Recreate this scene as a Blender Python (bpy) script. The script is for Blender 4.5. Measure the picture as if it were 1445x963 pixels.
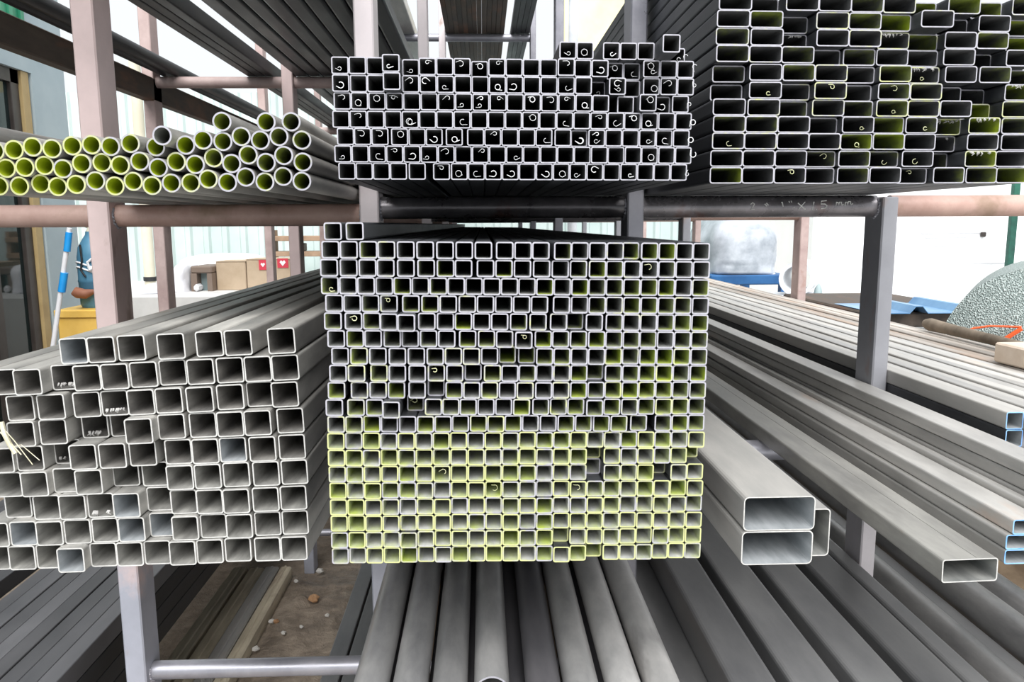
import bpy, math, random
import numpy as np
from mathutils import Matrix, Vector
rnd = random.Random(7)
S = bpy.context.scene
for o in list(bpy.data.objects): bpy.data.objects.remove(o)
COL = S.collection

# ------------------------------------------------------------------ camera
W, HH, F = 1445, 963, 1100.0
PITCH, YAW, ROLL = .1486, .0369, .0047
EYE = 1.55
_f = np.array([math.sin(YAW)*math.cos(PITCH), math.cos(YAW)*math.cos(PITCH), -math.sin(PITCH)])
_r = np.array([math.cos(YAW), -math.sin(YAW), 0.]); _d = np.cross(_f, _r)
R1 = _r*math.cos(ROLL)+_d*math.sin(ROLL); D1 = -_r*math.sin(ROLL)+_d*math.cos(ROLL)
cam = bpy.data.cameras.new('camera'); cam.sensor_width = 36; cam.lens = F/W*36; cam.clip_start = .02; cam.clip_end = 200
co = bpy.data.objects.new('camera', cam); COL.objects.link(co)
M = Matrix(((R1[0], -D1[0], -_f[0], 0), (R1[1], -D1[1], -_f[1], 0), (R1[2], -D1[2], -_f[2], EYE), (0, 0, 0, 1)))
co.matrix_world = M
cam.dof.use_dof = False
S.camera = co

def at(px, py, Y):
    """point of the place seen at a photograph position, at depth Y"""
    v = R1*(px-W/2)+D1*(py-HH/2)+_f*F
    v = v*(Y/v[1])
    return Vector((v[0], Y, v[2]+EYE))

# ------------------------------------------------------------------ world and light
w = bpy.data.worlds.new('world'); S.world = w; w.use_nodes = True
nt = w.node_tree; bg = nt.nodes['Background']
bg.inputs[0].default_value = (.93, .97, 1, 1); bg.inputs[1].default_value = 1.05
sun = bpy.data.lights.new('soft_sun', 'SUN'); sun.energy = 5.2; sun.angle = math.radians(55); sun.color = (1, .995, .985)
so_ = bpy.data.objects.new('soft_sun', sun); COL.objects.link(so_); so_.location = (1, -3, 6)
so_.rotation_euler = Vector((0., .9, -1.05)).to_track_quat('-Z', 'Y').to_euler()
vs = S.view_settings; vs.view_transform = 'Standard'; vs.look = 'None'; vs.exposure = 0.0; vs.gamma = 1; vs.use_curve_mapping = False

# ------------------------------------------------------------------ materials
def lin(c): return tuple(((v/255)/12.92 if v/255 <= .04045 else ((v/255+.055)/1.055)**2.4) for v in c)
class G:
    def __init__(s, name):
        s.m = bpy.data.materials.new(name); s.m.use_nodes = True; s.t = s.m.node_tree; s.b = s.t.nodes['Principled BSDF']
    def n(s, ty, **k):
        q = s.t.nodes.new(ty)
        for a, b in k.items(): setattr(q, a, b)
        return q
    def l(s, a, b): s.t.links.new(a, b)
    def coord(s, scale=(1, 1, 1), kind='Object', rand=True):
        tc = s.n('ShaderNodeTexCoord'); mp = s.n('ShaderNodeMapping'); mp.inputs['Scale'].default_value = scale
        s.l(tc.outputs[kind], mp.inputs[0])
        if rand:
            oi = s.n('ShaderNodeObjectInfo'); ml = s.n('ShaderNodeMath', operation='MULTIPLY'); ml.inputs[1].default_value = 37
            s.l(oi.outputs['Random'], ml.inputs[0]); cb = s.n('ShaderNodeCombineXYZ')
            for i in range(3): s.l(ml.outputs[0], cb.inputs[i])
            s.l(cb.outputs[0], mp.inputs['Location'])
        return mp.outputs[0]
    def noise(s, vec, sc=5, det=4, ro=.6):
        q = s.n('ShaderNodeTexNoise'); q.inputs['Scale'].default_value = sc; q.inputs['Detail'].default_value = det; q.inputs['Roughness'].default_value = ro
        s.l(vec, q.inputs['Vector']); return q.outputs['Fac']
    def ramp(s, fac, stops):
        q = s.n('ShaderNodeValToRGB'); e = q.color_ramp.elements
        while len(e) < len(stops): e.new(.5)
        for i, (p, c) in enumerate(stops): e[i].position = p; e[i].color = (*c, 1) if len(c) == 3 else c
        s.l(fac, q.inputs[0]); return q.outputs[0]
    def mix(s, fac, a, b, mode='MIX'):
        q = s.n('ShaderNodeMix', data_type='RGBA', blend_type=mode)
        for sock, v in ((q.inputs[0], fac), (q.inputs[6], a), (q.inputs[7], b)):
            if hasattr(v, 'is_output'): s.l(v, sock)
            else: sock.default_value = v if not isinstance(v, tuple) else ((*v, 1) if len(v) == 3 else v)
        return q.outputs[2]
    def math(s, op, a, b=None, clamp=False):
        q = s.n('ShaderNodeMath', operation=op); q.use_clamp = clamp
        for sock, v in ((q.inputs[0], a), (q.inputs[1], b)):
            if v is None: continue
            if hasattr(v, 'is_output'): s.l(v, sock)
            else: sock.default_value = v
        return q.outputs[0]
    def objcol(s):
        oi = s.n('ShaderNodeObjectInfo'); sp = s.n('ShaderNodeSeparateColor'); s.l(oi.outputs['Color'], sp.inputs[0]); return sp.outputs, oi
    def bump(s, h, st=.2, dist=.002):
        q = s.n('ShaderNodeBump'); q.inputs['Strength'].default_value = st; q.inputs['Distance'].default_value = dist
        s.l(h, q.inputs['Height']); s.l(q.outputs[0], s.b.inputs['Normal'])
    def out(s, colr=None, rough=.5, metal=0., spec=.5):
        if colr is not None:
            if hasattr(colr, 'is_output'): s.l(colr, s.b.inputs['Base Color'])
            else: s.b.inputs['Base Color'].default_value = (*colr, 1)
        if hasattr(rough, 'is_output'): s.l(rough, s.b.inputs['Roughness'])
        else: s.b.inputs['Roughness'].default_value = rough
        s.b.inputs['Metallic'].default_value = metal; s.b.inputs['Specular IOR Level'].default_value = spec
        return s.m

def steel(name, dark, light, rust=None, rough=.5, metal=.35, rustamt=.62, sc=6, streak=1.2, spec=.5):
    g = G(name); v = g.coord((sc, streak, sc)); n = g.noise(v, 3, 6, .65)
    c = g.ramp(n, [(.3, dark), (.7, light)])
    if rust:
        n2 = g.noise(g.coord((2.5, .8, 2.5)), 3, 5, .6)
        c = g.mix(g.ramp(n2, [(rustamt, (0, 0, 0)), (min(1, rustamt+.12), (.75, .75, .75))]), c, rust)
    sc_, oi = g.objcol()
    vv = g.math('ADD', g.math('MULTIPLY', oi.outputs['Random'], .5), .75)
    hs = g.n('ShaderNodeHueSaturation'); g.l(c, hs.inputs['Color']); g.l(vv, hs.inputs['Value'])
    n3 = g.noise(g.coord((60, 6, 60)), 4, 3)
    g.bump(n3, .15, .001)
    rr = g.ramp(n, [(.3, (rough-.1,)*3), (.8, (min(1, rough+.15),)*3)])
    return g.out(hs.outputs[0], rr, metal, spec)

def inner(name, dark, light, paint=(.46, .56, .02)):
    g = G(name); n = g.noise(g.coord((14, 3, 14)), 3, 5)
    c = g.ramp(n, [(.3, dark), (.75, light)])
    sp, oi = g.objcol()
    # sprayed marking paint near the mouth of the tube; object colour R says how much
    tc = g.n('ShaderNodeTexCoord'); xyz = g.n('ShaderNodeSeparateXYZ'); g.l(tc.outputs['Object'], xyz.inputs[0])
    n2 = g.noise(g.coord((25, 10, 25)), 2, 3)
    fall = g.math('SUBTRACT', g.math('ADD', g.math('MULTIPLY', sp[0], 1.35), g.math('MULTIPLY', g.math('SUBTRACT', n2, .5), .9)), g.math('MULTIPLY', xyz.outputs[1], 3.2))
    fac = g.math('MULTIPLY', g.math('MULTIPLY', fall, 1.6, True), g.math('GREATER_THAN', sp[0], .04))
    c = g.mix(g.math('MULTIPLY', fac, 1., True), c, paint)
    g.bump(g.noise(g.coord((80, 20, 80)), 4, 3), .2, .001)
    return g.out(c, .55, .25)

def cut(name, base=(.45, .44, .485), paint=(.55, .57, .20)):
    g = G(name); sp, oi = g.objcol(); n = g.noise(g.coord((70, 70, 70)), 2, 3)
    c = g.ramp(n, [(.3, tuple(v*.78 for v in base)), (.65, base)])
    n2 = g.noise(g.coord((40, 40, 40)), 2, 3, .5)
    fac = g.math('MULTIPLY', g.math('SUBTRACT', g.math('ADD', sp[1], g.math('MULTIPLY', n2, .9)), .75), 4., True)
    c = g.mix(g.math('MULTIPLY', fac, .8), c, paint)
    return g.out(c, .45, .15)

def plain(name, c1, c2=None, rough=.6, metal=0., sc=4, spec=.4, kind='Object'):
    g = G(name)
    if c2 is None: return g.out(c1, rough, metal, spec)
    return g.out(g.ramp(g.noise(g.coord((1, 1, 1), kind), sc, 5), [(.35, c1), (.65, c2)]), rough, metal, spec)

ST_DARK = steel('dark_mill_steel', (.030, .032, .037), (.085, .088, .095), rough=.45, metal=.3)
ST_BLACK = steel('black_mill_steel', (.016, .017, .019), (.045, .046, .05), rough=.5, metal=.2)
ST_GREY = steel('grey_weathered_steel', (.24, .235, .225), (.56, .54, .50), (.46, .35, .25), rough=.5, metal=.25, rustamt=.66)
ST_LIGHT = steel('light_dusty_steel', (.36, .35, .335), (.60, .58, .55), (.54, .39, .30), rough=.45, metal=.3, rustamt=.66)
ST_PIPE = steel('grey_pipe_steel', (.20, .20, .205), (.44, .43, .42), rough=.42, metal=.35, sc=4)
ST_PIPED = steel('dull_dark_pipe_steel', (.09, .09, .10), (.19, .18, .19), rough=.5, metal=.3, sc=4)
ST_SLAB = steel('blue_grey_tube_steel', (.15, .15, .156), (.28, .277, .275), rough=.5, metal=.2, sc=2, streak=.7)
ST_SUN = steel('sunlit_dusty_steel', (.40, .39, .37), (.58, .555, .52), (.60, .47, .38), rough=.55, metal=.1, rustamt=.64)  # dusty steel, base colour raised to paint in stronger daylight on exposed tubes
ST_SUNB = steel('brownish_dusty_steel', (.36, .32, .28), (.54, .49, .44), (.46, .34, .26), rough=.6, metal=.05, rustamt=.5)
ST_PIPEL = steel('pale_blotchy_pipe_steel', (.28, .28, .28), (.62, .60, .58), (.2, .19, .185), rough=.45, metal=.2, sc=2.5, rustamt=.6)
ST_MID = steel('mid_grey_steel', (.17, .165, .155), (.34, .33, .305), (.30, .22, .16), rough=.5, metal=.2, rustamt=.64)
ST_SLABD = steel('dark_slab_steel', (.08, .08, .086), (.14, .138, .145), rough=.5, metal=.2, sc=2, streak=.7)
ST_RUST = steel('rust_brown_steel', (.05, .038, .03), (.14, .105, .08), (.2, .1, .06), rough=.7, metal=.1, rustamt=.55)
ST_OCHRE = steel('muddy_ochre_steel', (.34, .29, .21), (.60, .53, .40), (.16, .09, .06), rough=.75, metal=0, rustamt=.6)
IN_GREY = inner('grey_tube_inside', (.20, .205, .20), (.42, .42, .40))
IN_PALE = inner('pale_tube_inside', (.36, .37, .36), (.66, .66, .62))
IN_UPPER = inner('upper_tube_inside', (.13, .125, .12), (.40, .38, .35))  # darker, browner inside colour for the upper rows of large tubes
IN_LARGE = inner('large_tube_inside', (.19, .185, .175), (.52, .51, .475))
IN_DARK = inner('dark_tube_inside', (.08, .08, .082), (.2, .2, .2))
IN_LIME = inner('lime_sprayed_inside', (.16, .17, .15), (.3, .31, .28), (.42, .50, .02))
IN_BLUE = inner('bluish_tube_inside', (.28, .30, .315), (.55, .57, .585))
CUT = cut('bright_cut_edge'); CUT_L = cut('dull_cut_edge', (.60, .59, .565))
CUT_B = plain('blue_painted_edge', (.12, .35, .85), (.35, .6, .95), .4, 0, 40)
SWARF = plain('bright_steel_swarf', (.75, .75, .76), (.9, .9, .9), .35, .3, 60)
SWARF_Y = plain('yellow_stained_swarf', (.5, .52, .25), (.75, .75, .5), .4, .2, 60)
DUST = plain('grey_dust_clump', (.28, .27, .26), (.5, .49, .47), .95, 0, 50)
P_PINK = steel('faded_red_primer', (.36, .255, .24), (.54, .42, .395), (.30, .15, .11), rough=.55, metal=0, rustamt=.6, sc=3, streak=3)
P_GREY = steel('blue_grey_post_steel', (.27, .27, .31), (.44, .43, .47), (.42, .30, .28), rough=.35, metal=.45, rustamt=.66, sc=3, streak=3)
P_DARKR = steel('dark_polished_rail', (.09, .085, .09), (.30, .28, .295), (.16, .07, .05), rough=.3, metal=.5, rustamt=.6, sc=3, streak=3)
P_BROWN = steel('brown_primer_rail', (.33, .20, .165), (.50, .34, .29), (.22, .15, .10), rough=.5, metal=0, rustamt=.55, sc=3, streak=3)

def two_tone(name, low, high, zc_, wob=.25):
    g = G(name); n = g.noise(g.coord((3, 3, 3)), 3, 6, .65)
    a = g.ramp(n, [(.3, tuple(v*.8 for v in low)), (.7, low)]); b = g.ramp(n, [(.3, tuple(v*.84 for v in high)), (.7, high)])
    tc = g.n('ShaderNodeTexCoord'); x = g.n('ShaderNodeSeparateXYZ'); g.l(tc.outputs['Object'], x.inputs[0])
    f = g.math('MULTIPLY', g.math('ADD', g.math('SUBTRACT', x.outputs[2], zc_), g.math('MULTIPLY', g.math('SUBTRACT', g.noise(g.coord((2, 2, 2), rand=False), 4, 5), .5), wob*3)), 6, True)
    c = g.mix(f, a, b)
    n2 = g.noise(g.coord((3, 3, 1.5)), 3, 6); c = g.mix(g.ramp(n2, [(.62, (0, 0, 0)), (.7, (.7, .7, .7))]), c, (.34, .22, .17))
    return g.out(c, .45, .1)
P_LEFT = two_tone('post_paint_left', (.46, .47, .54), (.76, .59, .57), .75)
P_MID = two_tone('post_paint_mid', (.42, .43, .50), (.78, .70, .71), 1.1, .12)
P_RIGHT = two_tone('post_steel_right', (.60, .56, .58), (.36, .36, .39), .85, .1)
# ------------------------------------------------------------------ mesh helpers
def mesh(name, verts, faces, mats, midx=None, smooth=None):
    me = bpy.data.meshes.new(name); me.from_pydata([tuple(v) for v in verts], [], faces)
    for m in mats: me.materials.append(m)
    if midx is not None: me.polygons.foreach_set('material_index', midx)
    if smooth is not None: me.polygons.foreach_set('use_smooth', smooth if not isinstance(smooth, bool) else [smooth]*len(faces))
    me.update(); return me
def ob(name, me, loc=(0, 0, 0), parent=None, rot=None):
    o = bpy.data.objects.new(name, me); COL.objects.link(o)
    if parent: o.parent = parent
    o.location = loc
    if rot: o.rotation_euler = rot
    return o
def tag(o, label=None, cat=None, group=None, kind=None):
    if label: o['label'] = label
    if cat: o['category'] = cat
    if group: o['group'] = group
    if kind: o['kind'] = kind
    return o
def empty(name, loc=(0, 0, 0), rz=0, **k):
    o = bpy.data.objects.new(name, None); COL.objects.link(o); o.location = loc; o.rotation_euler.z = rz
    o.empty_display_size = .05
    return tag(o, **k)

class MB:
    def __init__(s): s.v = []; s.f = []; s.m = []; s.s = []
    def add(s, V, Fc, mi=0, sm=False):
        b = len(s.v); s.v += [tuple(p) for p in V]; s.f += [tuple(i+b for i in f) for f in Fc]; s.m += [mi]*len(Fc); s.s += [sm]*len(Fc); return s
    def box(s, a, b, mi=0, bev=0.):
        x0, y0, z0 = a; x1, y1, z1 = b
        if bev <= 0:
            V = [(x0, y0, z0), (x1, y0, z0), (x1, y1, z0), (x0, y1, z0), (x0, y0, z1), (x1, y0, z1), (x1, y1, z1), (x0, y1, z1)]
            return s.add(V, [(0, 3, 2, 1), (4, 5, 6, 7), (0, 1, 5, 4), (1, 2, 6, 5), (2, 3, 7, 6), (3, 0, 4, 7)], mi)
        V = []; idx = {}
        for ix, x in enumerate((x0, x1)):
            for iy, y in enumerate((y0, y1)):
                for iz, z in enumerate((z0, z1)):
                    sx, sy, sz = (1-2*ix)*bev, (1-2*iy)*bev, (1-2*iz)*bev
                    for k, p in enumerate(((x, y+sy, z+sz), (x+sx, y, z+sz), (x+sx, y+sy, z))):
                        idx[ix, iy, iz, k] = len(V); V.append(p)
        F_ = []
        g = lambda a, b, c, k: idx[a, b, c, k]
        for i in (0, 1):
            F_ += [[g(i, 0, 0, 0), g(i, 1, 0, 0), g(i, 1, 1, 0), g(i, 0, 1, 0)], [g(0, i, 0, 1), g(1, i, 0, 1), g(1, i, 1, 1), g(0, i, 1, 1)], [g(0, 0, i, 2), g(1, 0, i, 2), g(1, 1, i, 2), g(0, 1, i, 2)]]
            for j in (0, 1):
                F_ += [[g(0, i, j, 1), g(1, i, j, 1), g(1, i, j, 2), g(0, i, j, 2)], [g(i, 0, j, 0), g(i, 1, j, 0), g(i, 1, j, 2), g(i, 0, j, 2)], [g(i, j, 0, 0), g(i, j, 1, 0), g(i, j, 1, 1), g(i, j, 0, 1)]]
                for k in (0, 1): F_.append([g(i, j, k, 0), g(i, j, k, 1), g(i, j, k, 2)])
        c = Vector(((x0+x1)/2, (y0+y1)/2, (z0+z1)/2)); out = []
        for f in F_:
            P = [Vector(V[q]) for q in f]; nn = (P[1]-P[0]).cross(P[2]-P[0])
            out.append(f if nn.dot(P[0]-c) > 0 else f[::-1])
        return s.add(V, out, mi)
    def tube(s, pts, r, n=8, mi=0, caps=True):
        pts = [Vector(p) for p in pts]; V = []; rr = r if isinstance(r, (list, tuple)) else [r]*len(pts)
        t0 = (pts[1]-pts[0]).normalized(); up = Vector((0, 0, 1)) if abs(t0.z) < .9 else Vector((1, 0, 0))
        a = t0.cross(up).normalized(); 
        for i, p in enumerate(pts):
            t = (pts[min(i+1, len(pts)-1)]-pts[max(i-1, 0)]).normalized(); a = (a-t*a.dot(t)).normalized(); b = t.cross(a)
            V += [p+(a*math.cos(2*math.pi*k/n)+b*math.sin(2*math.pi*k/n))*rr[i] for k in range(n)]
        Fc = [(i*n+k, i*n+(k+1) % n, (i+1)*n+(k+1) % n, (i+1)*n+k) for i in range(len(pts)-1) for k in range(n)]
        s.add(V, Fc, mi, n > 6)
        if caps:
            s.add(V[:n], [tuple(range(n))[::-1]], mi); s.add(V[-n:], [tuple(range(n))], mi)
        return s
    def build(s, name, mats, parent=None, loc=(0, 0, 0), rot=None):
        if not isinstance(mats, (list, tuple)): mats = [mats]
        return ob(name, mesh(name, s.v, s.f, mats, s.m, s.s), loc, parent, rot)

def profile(w, h, r, seg=3):
    P = []
    for cx, cz, a0 in ((w/2-r, h/2-r, 0), (-w/2+r, h/2-r, 90), (-w/2+r, -h/2+r, 180), (w/2-r, -h/2+r, 270)):
        for k in range(seg+1):
            a = math.radians(a0+90*k/seg); P.append((cx+r*math.cos(a), cz+r*math.sin(a)))
    return P
def circle(r, n=28): return [(r*math.cos(2*math.pi*k/n), r*math.sin(2*math.pi*k/n)) for k in range(n)]
def hollow(name, po, pi_, L, mats, smooth=False, axis='Y'):
    """open tube: outside, inside, two cut rings"""
    n = len(po); V = []; Fc = []; mi = []; sm = []
    T = {'Y': lambda a, b, t: (a, t, b), 'X': lambda a, b, t: (t, -a, b), 'Z': lambda a, b, t: (a, b, t)}[axis]
    def ring(P, t): V.extend(T(a, b, t) for a, b in P); return len(V)-n
    o0, o1, i0, i1 = ring(po, 0), ring(po, L), ring(pi_, 0), ring(pi_, L)
    e0, f0, e1, f1 = ring(po, 0), ring(pi_, 0), ring(po, L), ring(pi_, L)
    def strip(a, b, m, s_):
        for k in range(n):
            q = (k+1) % n; Fc.append((a+k, a+q, b+q, b+k)); mi.append(m); sm.append(s_)
    strip(o1, o0, 0, smooth); strip(i0, i1, 1, smooth); strip(e0, f0, 2, False); strip(f1, e1, 2, False)
    if axis == 'Z': Fc[:] = [f[::-1] for f in Fc]
    return mesh(name, V, Fc, mats, mi, sm)
def rect_mesh(name, w, h, t, r, L, mats):
    return hollow(name, profile(w, h, r), profile(w-2*t, h-2*t, max(r-t*.7, .0006)), L, mats)
def pipe_mesh(name, d, t, L, mats, n=28, axis='Y'):
    return hollow(name, circle(d/2, n), circle(d/2-t, n), L, mats, True, axis)

ORD = ['zeroth', 'first', 'second', 'third', 'fourth', 'fifth', 'sixth', 'seventh', 'eighth', 'ninth', 'tenth', 'eleventh', 'twelfth', 'thirteenth', 'fourteenth', 'fifteenth', 'sixteenth', 'seventeenth', 'eighteenth', 'nineteenth', 'twentieth']
def place(i, n, a='left', b='right'):
    if n == 1: return 'only one'
    if i == 0: return a+'most'
    if i == n-1: return b+'most'
    if i < (n+1)//2: return ORD[i+1]+' from '+a
    return ORD[n-i]+' from '+b
def paintcol(o, pin=0., pend=0., b=0.): o.color = (pin, pend, b, 1)

# curls of swarf hanging at cut ends: shared meshes
def curl_mesh(k, mat):
    r = random.Random(100+k); m = MB(); pts = []; n = 16
    R0 = r.uniform(.0024, .0050); turns = r.uniform(.3, .95); a0 = r.uniform(0, 6.28); L = r.uniform(.004, .0065); dirx = r.choice((-1, 1))
    for i in range(n):
        t = i/(n-1)
        if t < .45: pts.append((dirx*(t/.45-1)*L, -.001-.003*math.sin(t*3), -.002*(1-t/.45)))
        else:
            a = (t-.45)/.55*turns*2*math.pi; rr = R0*(1-.4*(t-.45)); pts.append((dirx*(rr*math.sin(a)), -.002-.002*t, -rr*(1-math.cos(a))))
    m.tube(pts, .00036 if k % 3 else .0006, 5)
    return mesh('metal_curl', m.v, m.f, [mat], m.m, True)
CURLS = [curl_mesh(k, SWARF) for k in range(8)]; CURLS_Y = [curl_mesh(k+8, SWARF_Y) for k in range(5)]
def add_curl(tube, w, h, yellow=False, side=None):
    me = rnd.choice(CURLS_Y if yellow else CURLS)
    s = side or rnd.choice(('b', 'b', 't'))
    x, z, a = {'b': (rnd.uniform(-.1, .1)*w, -h/2+.0042, math.pi), 't': (rnd.uniform(-.1, .1)*w, h/2-.0042, 0), 'l': (-w/2+.003, rnd.uniform(-.1, .1)*h, 1.57), 'r': (w/2-.003, rnd.uniform(-.1, .1)*h, -1.57)}[s]
    c = ob('metal_curl', me, (x, -.0005, z), tube, (0, a+rnd.uniform(-.4, .4), 0)); return c
def clump(tube, w, z, big=1.):
    m = MB(); r = random.Random(int(w*1e6)+len(bpy.data.objects))
    for k in range(9):
        x = r.uniform(-.4, .4)*w; l = r.uniform(.002, .006)*big
        m.tube([(x, .002, z+.0005), (x+r.uniform(-.002, .002), -.001, z-l*.5), (x+r.uniform(-.003, .003), .0005, z-l)], [.0014*big, .0011*big, .0003], 5)
    return m.build('dust_clump', DUST, tube)

# ------------------------------------------------------------------ stacks of rectangular tubes
def relax(xs, ws, lo=None, hi=None, gap=.0003):
    n = len(xs); idx = sorted(range(n), key=lambda i: xs[i])
    for _ in range(300):
        mv = 0
        for a, b in zip(idx, idx[1:]):
            d = (ws[a]+ws[b])/2+gap-(xs[b]-xs[a])
            if d > 0: xs[a] -= d/2; xs[b] += d/2; mv = max(mv, d)
        if mv < 1e-6: break
    if hi is not None:
        c = hi
        for i in idx[::-1]:
            xs[i] = min(xs[i], c-ws[i]/2); c = xs[i]-ws[i]/2-gap
    if lo is not None:
        c = lo
        for i in idx:
            xs[i] = max(xs[i], c+ws[i]/2); c = xs[i]+ws[i]/2+gap
    return xs
ALLT = {}
def stack(key, rows, w, h, yl, yr, xa, xb, Ya, Yb, me, labeler, group, lo=None, hi=None, bottom=None, jit=.002, name='square_tube'):
    """rows: top to bottom, each a list of (left px | (right px,'r')) with optional dY; yl/yr: top edge px at columns xa/xb"""
    nR = len(rows); za = []; zb = []
    for a, b in zip(yl, yr):
        za.append(at(xa, a, Ya).z); zb.append(at(xb, b, Yb).z)
    za.append(at(xa, bottom[0], Ya).z); zb.append(at(xb, bottom[1], Yb).z)
    print(key, 'pitch', ((za[0]-za[-1])/nR), ((zb[0]-zb[-1])/nR), 'bottom', za[-1]-EYE, zb[-1]-EYE)
    ca = [0]*nR; cb = [0]*nR; pa, pb = za[-1], zb[-1]
    for k in range(nR-1, -1, -1):
        ta = max(za[k], pa+h+.0003); tb = max(zb[k], pb+h+.0003)
        ta = min(ta, pa+h*1.06); tb = min(tb, pb+h*1.06)
        ca[k], cb[k] = ta-h/2, tb-h/2; pa, pb = ta, tb
    XA, XB = at(xa, yl[0], Ya).x, at(xb, yr[0], Yb).x
    out = []
    for k, row in enumerate(rows):
        items = []
        ang = -math.atan2(cb[k]-ca[k], XB-XA)
        for it in row:
            side = 'l'; dy = 0.; px = it
            if isinstance(it, tuple): px = it[0]; side = it[1]; dy = it[2] if len(it) > 2 else 0.
            u = (px-xa)/(xb-xa); Y = Ya+(Yb-Ya)*u+dy; yy = (yl[k]+(yr[k]-yl[k])*u)+12
            x = at(px, yy, Y).x; x += w/2 if side == 'l' else -w/2
            items.append([x, Y+rnd.uniform(-jit, jit)])
        items.sort(); xs = relax([i[0] for i in items], [w]*len(items), lo, hi)
        for i, x in enumerate(xs):
            u = (x-XA)/(XB-XA); z = ca[k]+(cb[k]-ca[k])*u
            o = ob(name, me, (x, items[i][1], z), None, (0, ang, 0))
            tag(o, labeler(k, i, len(xs), nR), 'steel tube', group)
            paintcol(o); out.append((k, i, len(xs), o))
    ALLT[key] = out
    return out
def Z(lst, x0, s):
    r = []
    for q in lst:
        if isinstance(q, tuple): r.append((x0+q[0]/s,)+tuple(q[1:]))
        else: r.append(x0+q/s)
    return r
R_ = 'r'
# --- big middle stack ---
a_ = lambda l: Z(l, 450, 4.983); b_ = lambda l: Z(l, 730, 4.983)
fwd, rec = -.018, .035
C_rows = [
 a_([22, 145, 285, 412, 548, 685, 825, 960, 1095, 1245, 1375])+b_([102, (258, 'l', -.012), 397, 525, 653, (888, R_, .012), 903, 1030, 1172, 1290]),
 a_([10, 145, 285, 403, 550, 692, 828, 955, 1110, 1240, 1370])+b_([110, 240, 368, 510, 665, 795, 922, 1052, 1175, 1298]),
 a_([22, 148, 272, 395, 530, 660, 792, 920, 1045, 1172, 1300])+b_([28, 155, 282, 415, 540, 670, 803, 930, 1058, 1187, 1302]),
 a_([45, 172, 300, 430, 585, 720, 848, 982, 1110, 1238, 1365])+b_([95, 250, 383, 513, 640, 772, 890, 1010, 1132, 1283]),
 a_([38, 182, 310, (430, 'l', -.008), (550, 'l', fwd), 697, 828, 955, 1083, 1210, 1343])+b_([85, 235, (460, R_, .012), 480, 632, 765, 890, 1015, 1140, 1280]),
 a_([62, 195, 320, 455, 580, 710, 838, 985, 1118, 1245, (1380, 'l', -.012)])+b_([122, 245, 370, 497, 627, 755, 885, 1012, 1140, 1262]),
 a_([90, 222, 355, 492, 625, 758, 885, 1012, 1140, (1385, R_, .012), (1400, 'l', .012)])+b_([135, 262, 392, 522, 652, 780, 908, 1030, 1170, 1297]),
 a_([75, 205, 362, 492, 632, 765, 895, (1025, 'l', .01), 1165, 1303])+b_([35, 165, 290, 412, (638, R_, .015), 665, 798, 928, 1050, 1182, 1310]),
 a_([65, 225, 355, 485, 630, (885, R_, .015), 890, 1015, 1140, 1265, 1390])+b_([125, 245, 370, 495, 625, 752, 880, 1008, 1132, 1258]),
 a_([50, 202, 335, (445, 'l', fwd*.8), (740, R_, .026), 745, 868, 990, 1115, 1240, 1365])+b_([105, 230, 352, (485, 'l', -.009), 605, 728, 848, 970, 1100, 1232]),
 a_([62, 190, 310, 435, 565, 693, 812, 935, 1062, 1185, 1305])+b_([33, 158, 282, 405, 530, 653, 795, 988, 1115, 1238]),
 a_([70, 195, 320, 440, 565, 688, 812, 935, 1058, 1180, 1298])+b_([25, 150, 268, 390, 510, 635, 765, 885, 1000, 1120, 1240]),
 a_([85, 210, 335, 462, 580, 698, 820, 940, 1068, 1190, 1308])+b_([38, 155, 275, 395, (610, R_, .03), 632, 757, 875, 992, 1112, (1310, R_, .03)]),
 a_([105, 228, 350, 478, 598, 725, 845, 965, 1088, 1210, 1330])+b_([55, 175, 295, 410, (625, R_, .03), 648, 765, 888, (1090, R_, .03), 1120, 1232]),
 a_([102, 222, 345, 465, 588, 708, 830, 950, 1072, 1195, 1312])+b_([38, 155, 272, 392, 508, 622, 740, 858, 970, 1092, 1208]),
 a_([118, 240, 360, 482, 605, 727, 845, 968, 1088, 1207, 1327])+b_([48, 165, 285, 402, 520, 635, 752, 870, 988, 1103, 1222]),
 a_([150, 270, 392, 510, 632, 755, 870, 990, 1110, 1225, 1345])+b_([70, 185, 303, 422, 537, 650, 765, 880, 993, 1118, 1232]),
 a_([135, 253, 375, 497, (612, 'l', -.004), 742, 862, 982, 1098, 1220, 1340])+b_([62, 178, (395, R_, .012), 412, 530, 645, 760, 880, 1000, 1112, 1225]),
 a_([135, 252, 370, 490, 612, 735, 850, 965, 1085, 1200, 1322])+b_([42, 160, (278, 'l', -.005), 395, (610, R_, .01), 635, 748, 862, 975, 1093, 1205])]
# row nine and ten of the photograph have one tube less on the left seam
C_yl = [343, 368.7, 394.6, 420.6, 446.5, 472, 497.7, 524, 549, 572.5, 595, 617.5, 640.5, 663.3, 686, 709, 731.5, 753.5, 775]
C_yr = [342, 368, 394, 420, 445, 470, 495, 520, 544, 567.5, 590, 611.5, 633.5, 656, 680, 702, 723, 744.5, 766]
CW = .0233
mC = rect_mesh('square_tube', CW, .0231, .00185, .0032, 6., [ST_DARK, IN_GREY, CUT])
def remat(me, mats):
    c_ = me.copy()
    for q, m_ in enumerate(mats): c_.materials[q] = m_
    return c_
mC2 = remat(mC, (ST_DARK, IN_PALE, CUT))
def labC(k, i, n, nR):
    return ('yellow-rimmed' if k >= 11 else 'bare-rimmed')+' square steel tube, '+place(i, n)+' in '+ORD[k+1]+' full row down, tall middle stack'
stC = stack('C', C_rows, CW, .0231, C_yl, C_yr, 465, 1000, 1.03, 1.046, mC, labC, 'square tubes of the tall middle stack', -.2155, .3065, (797, 788))
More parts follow.
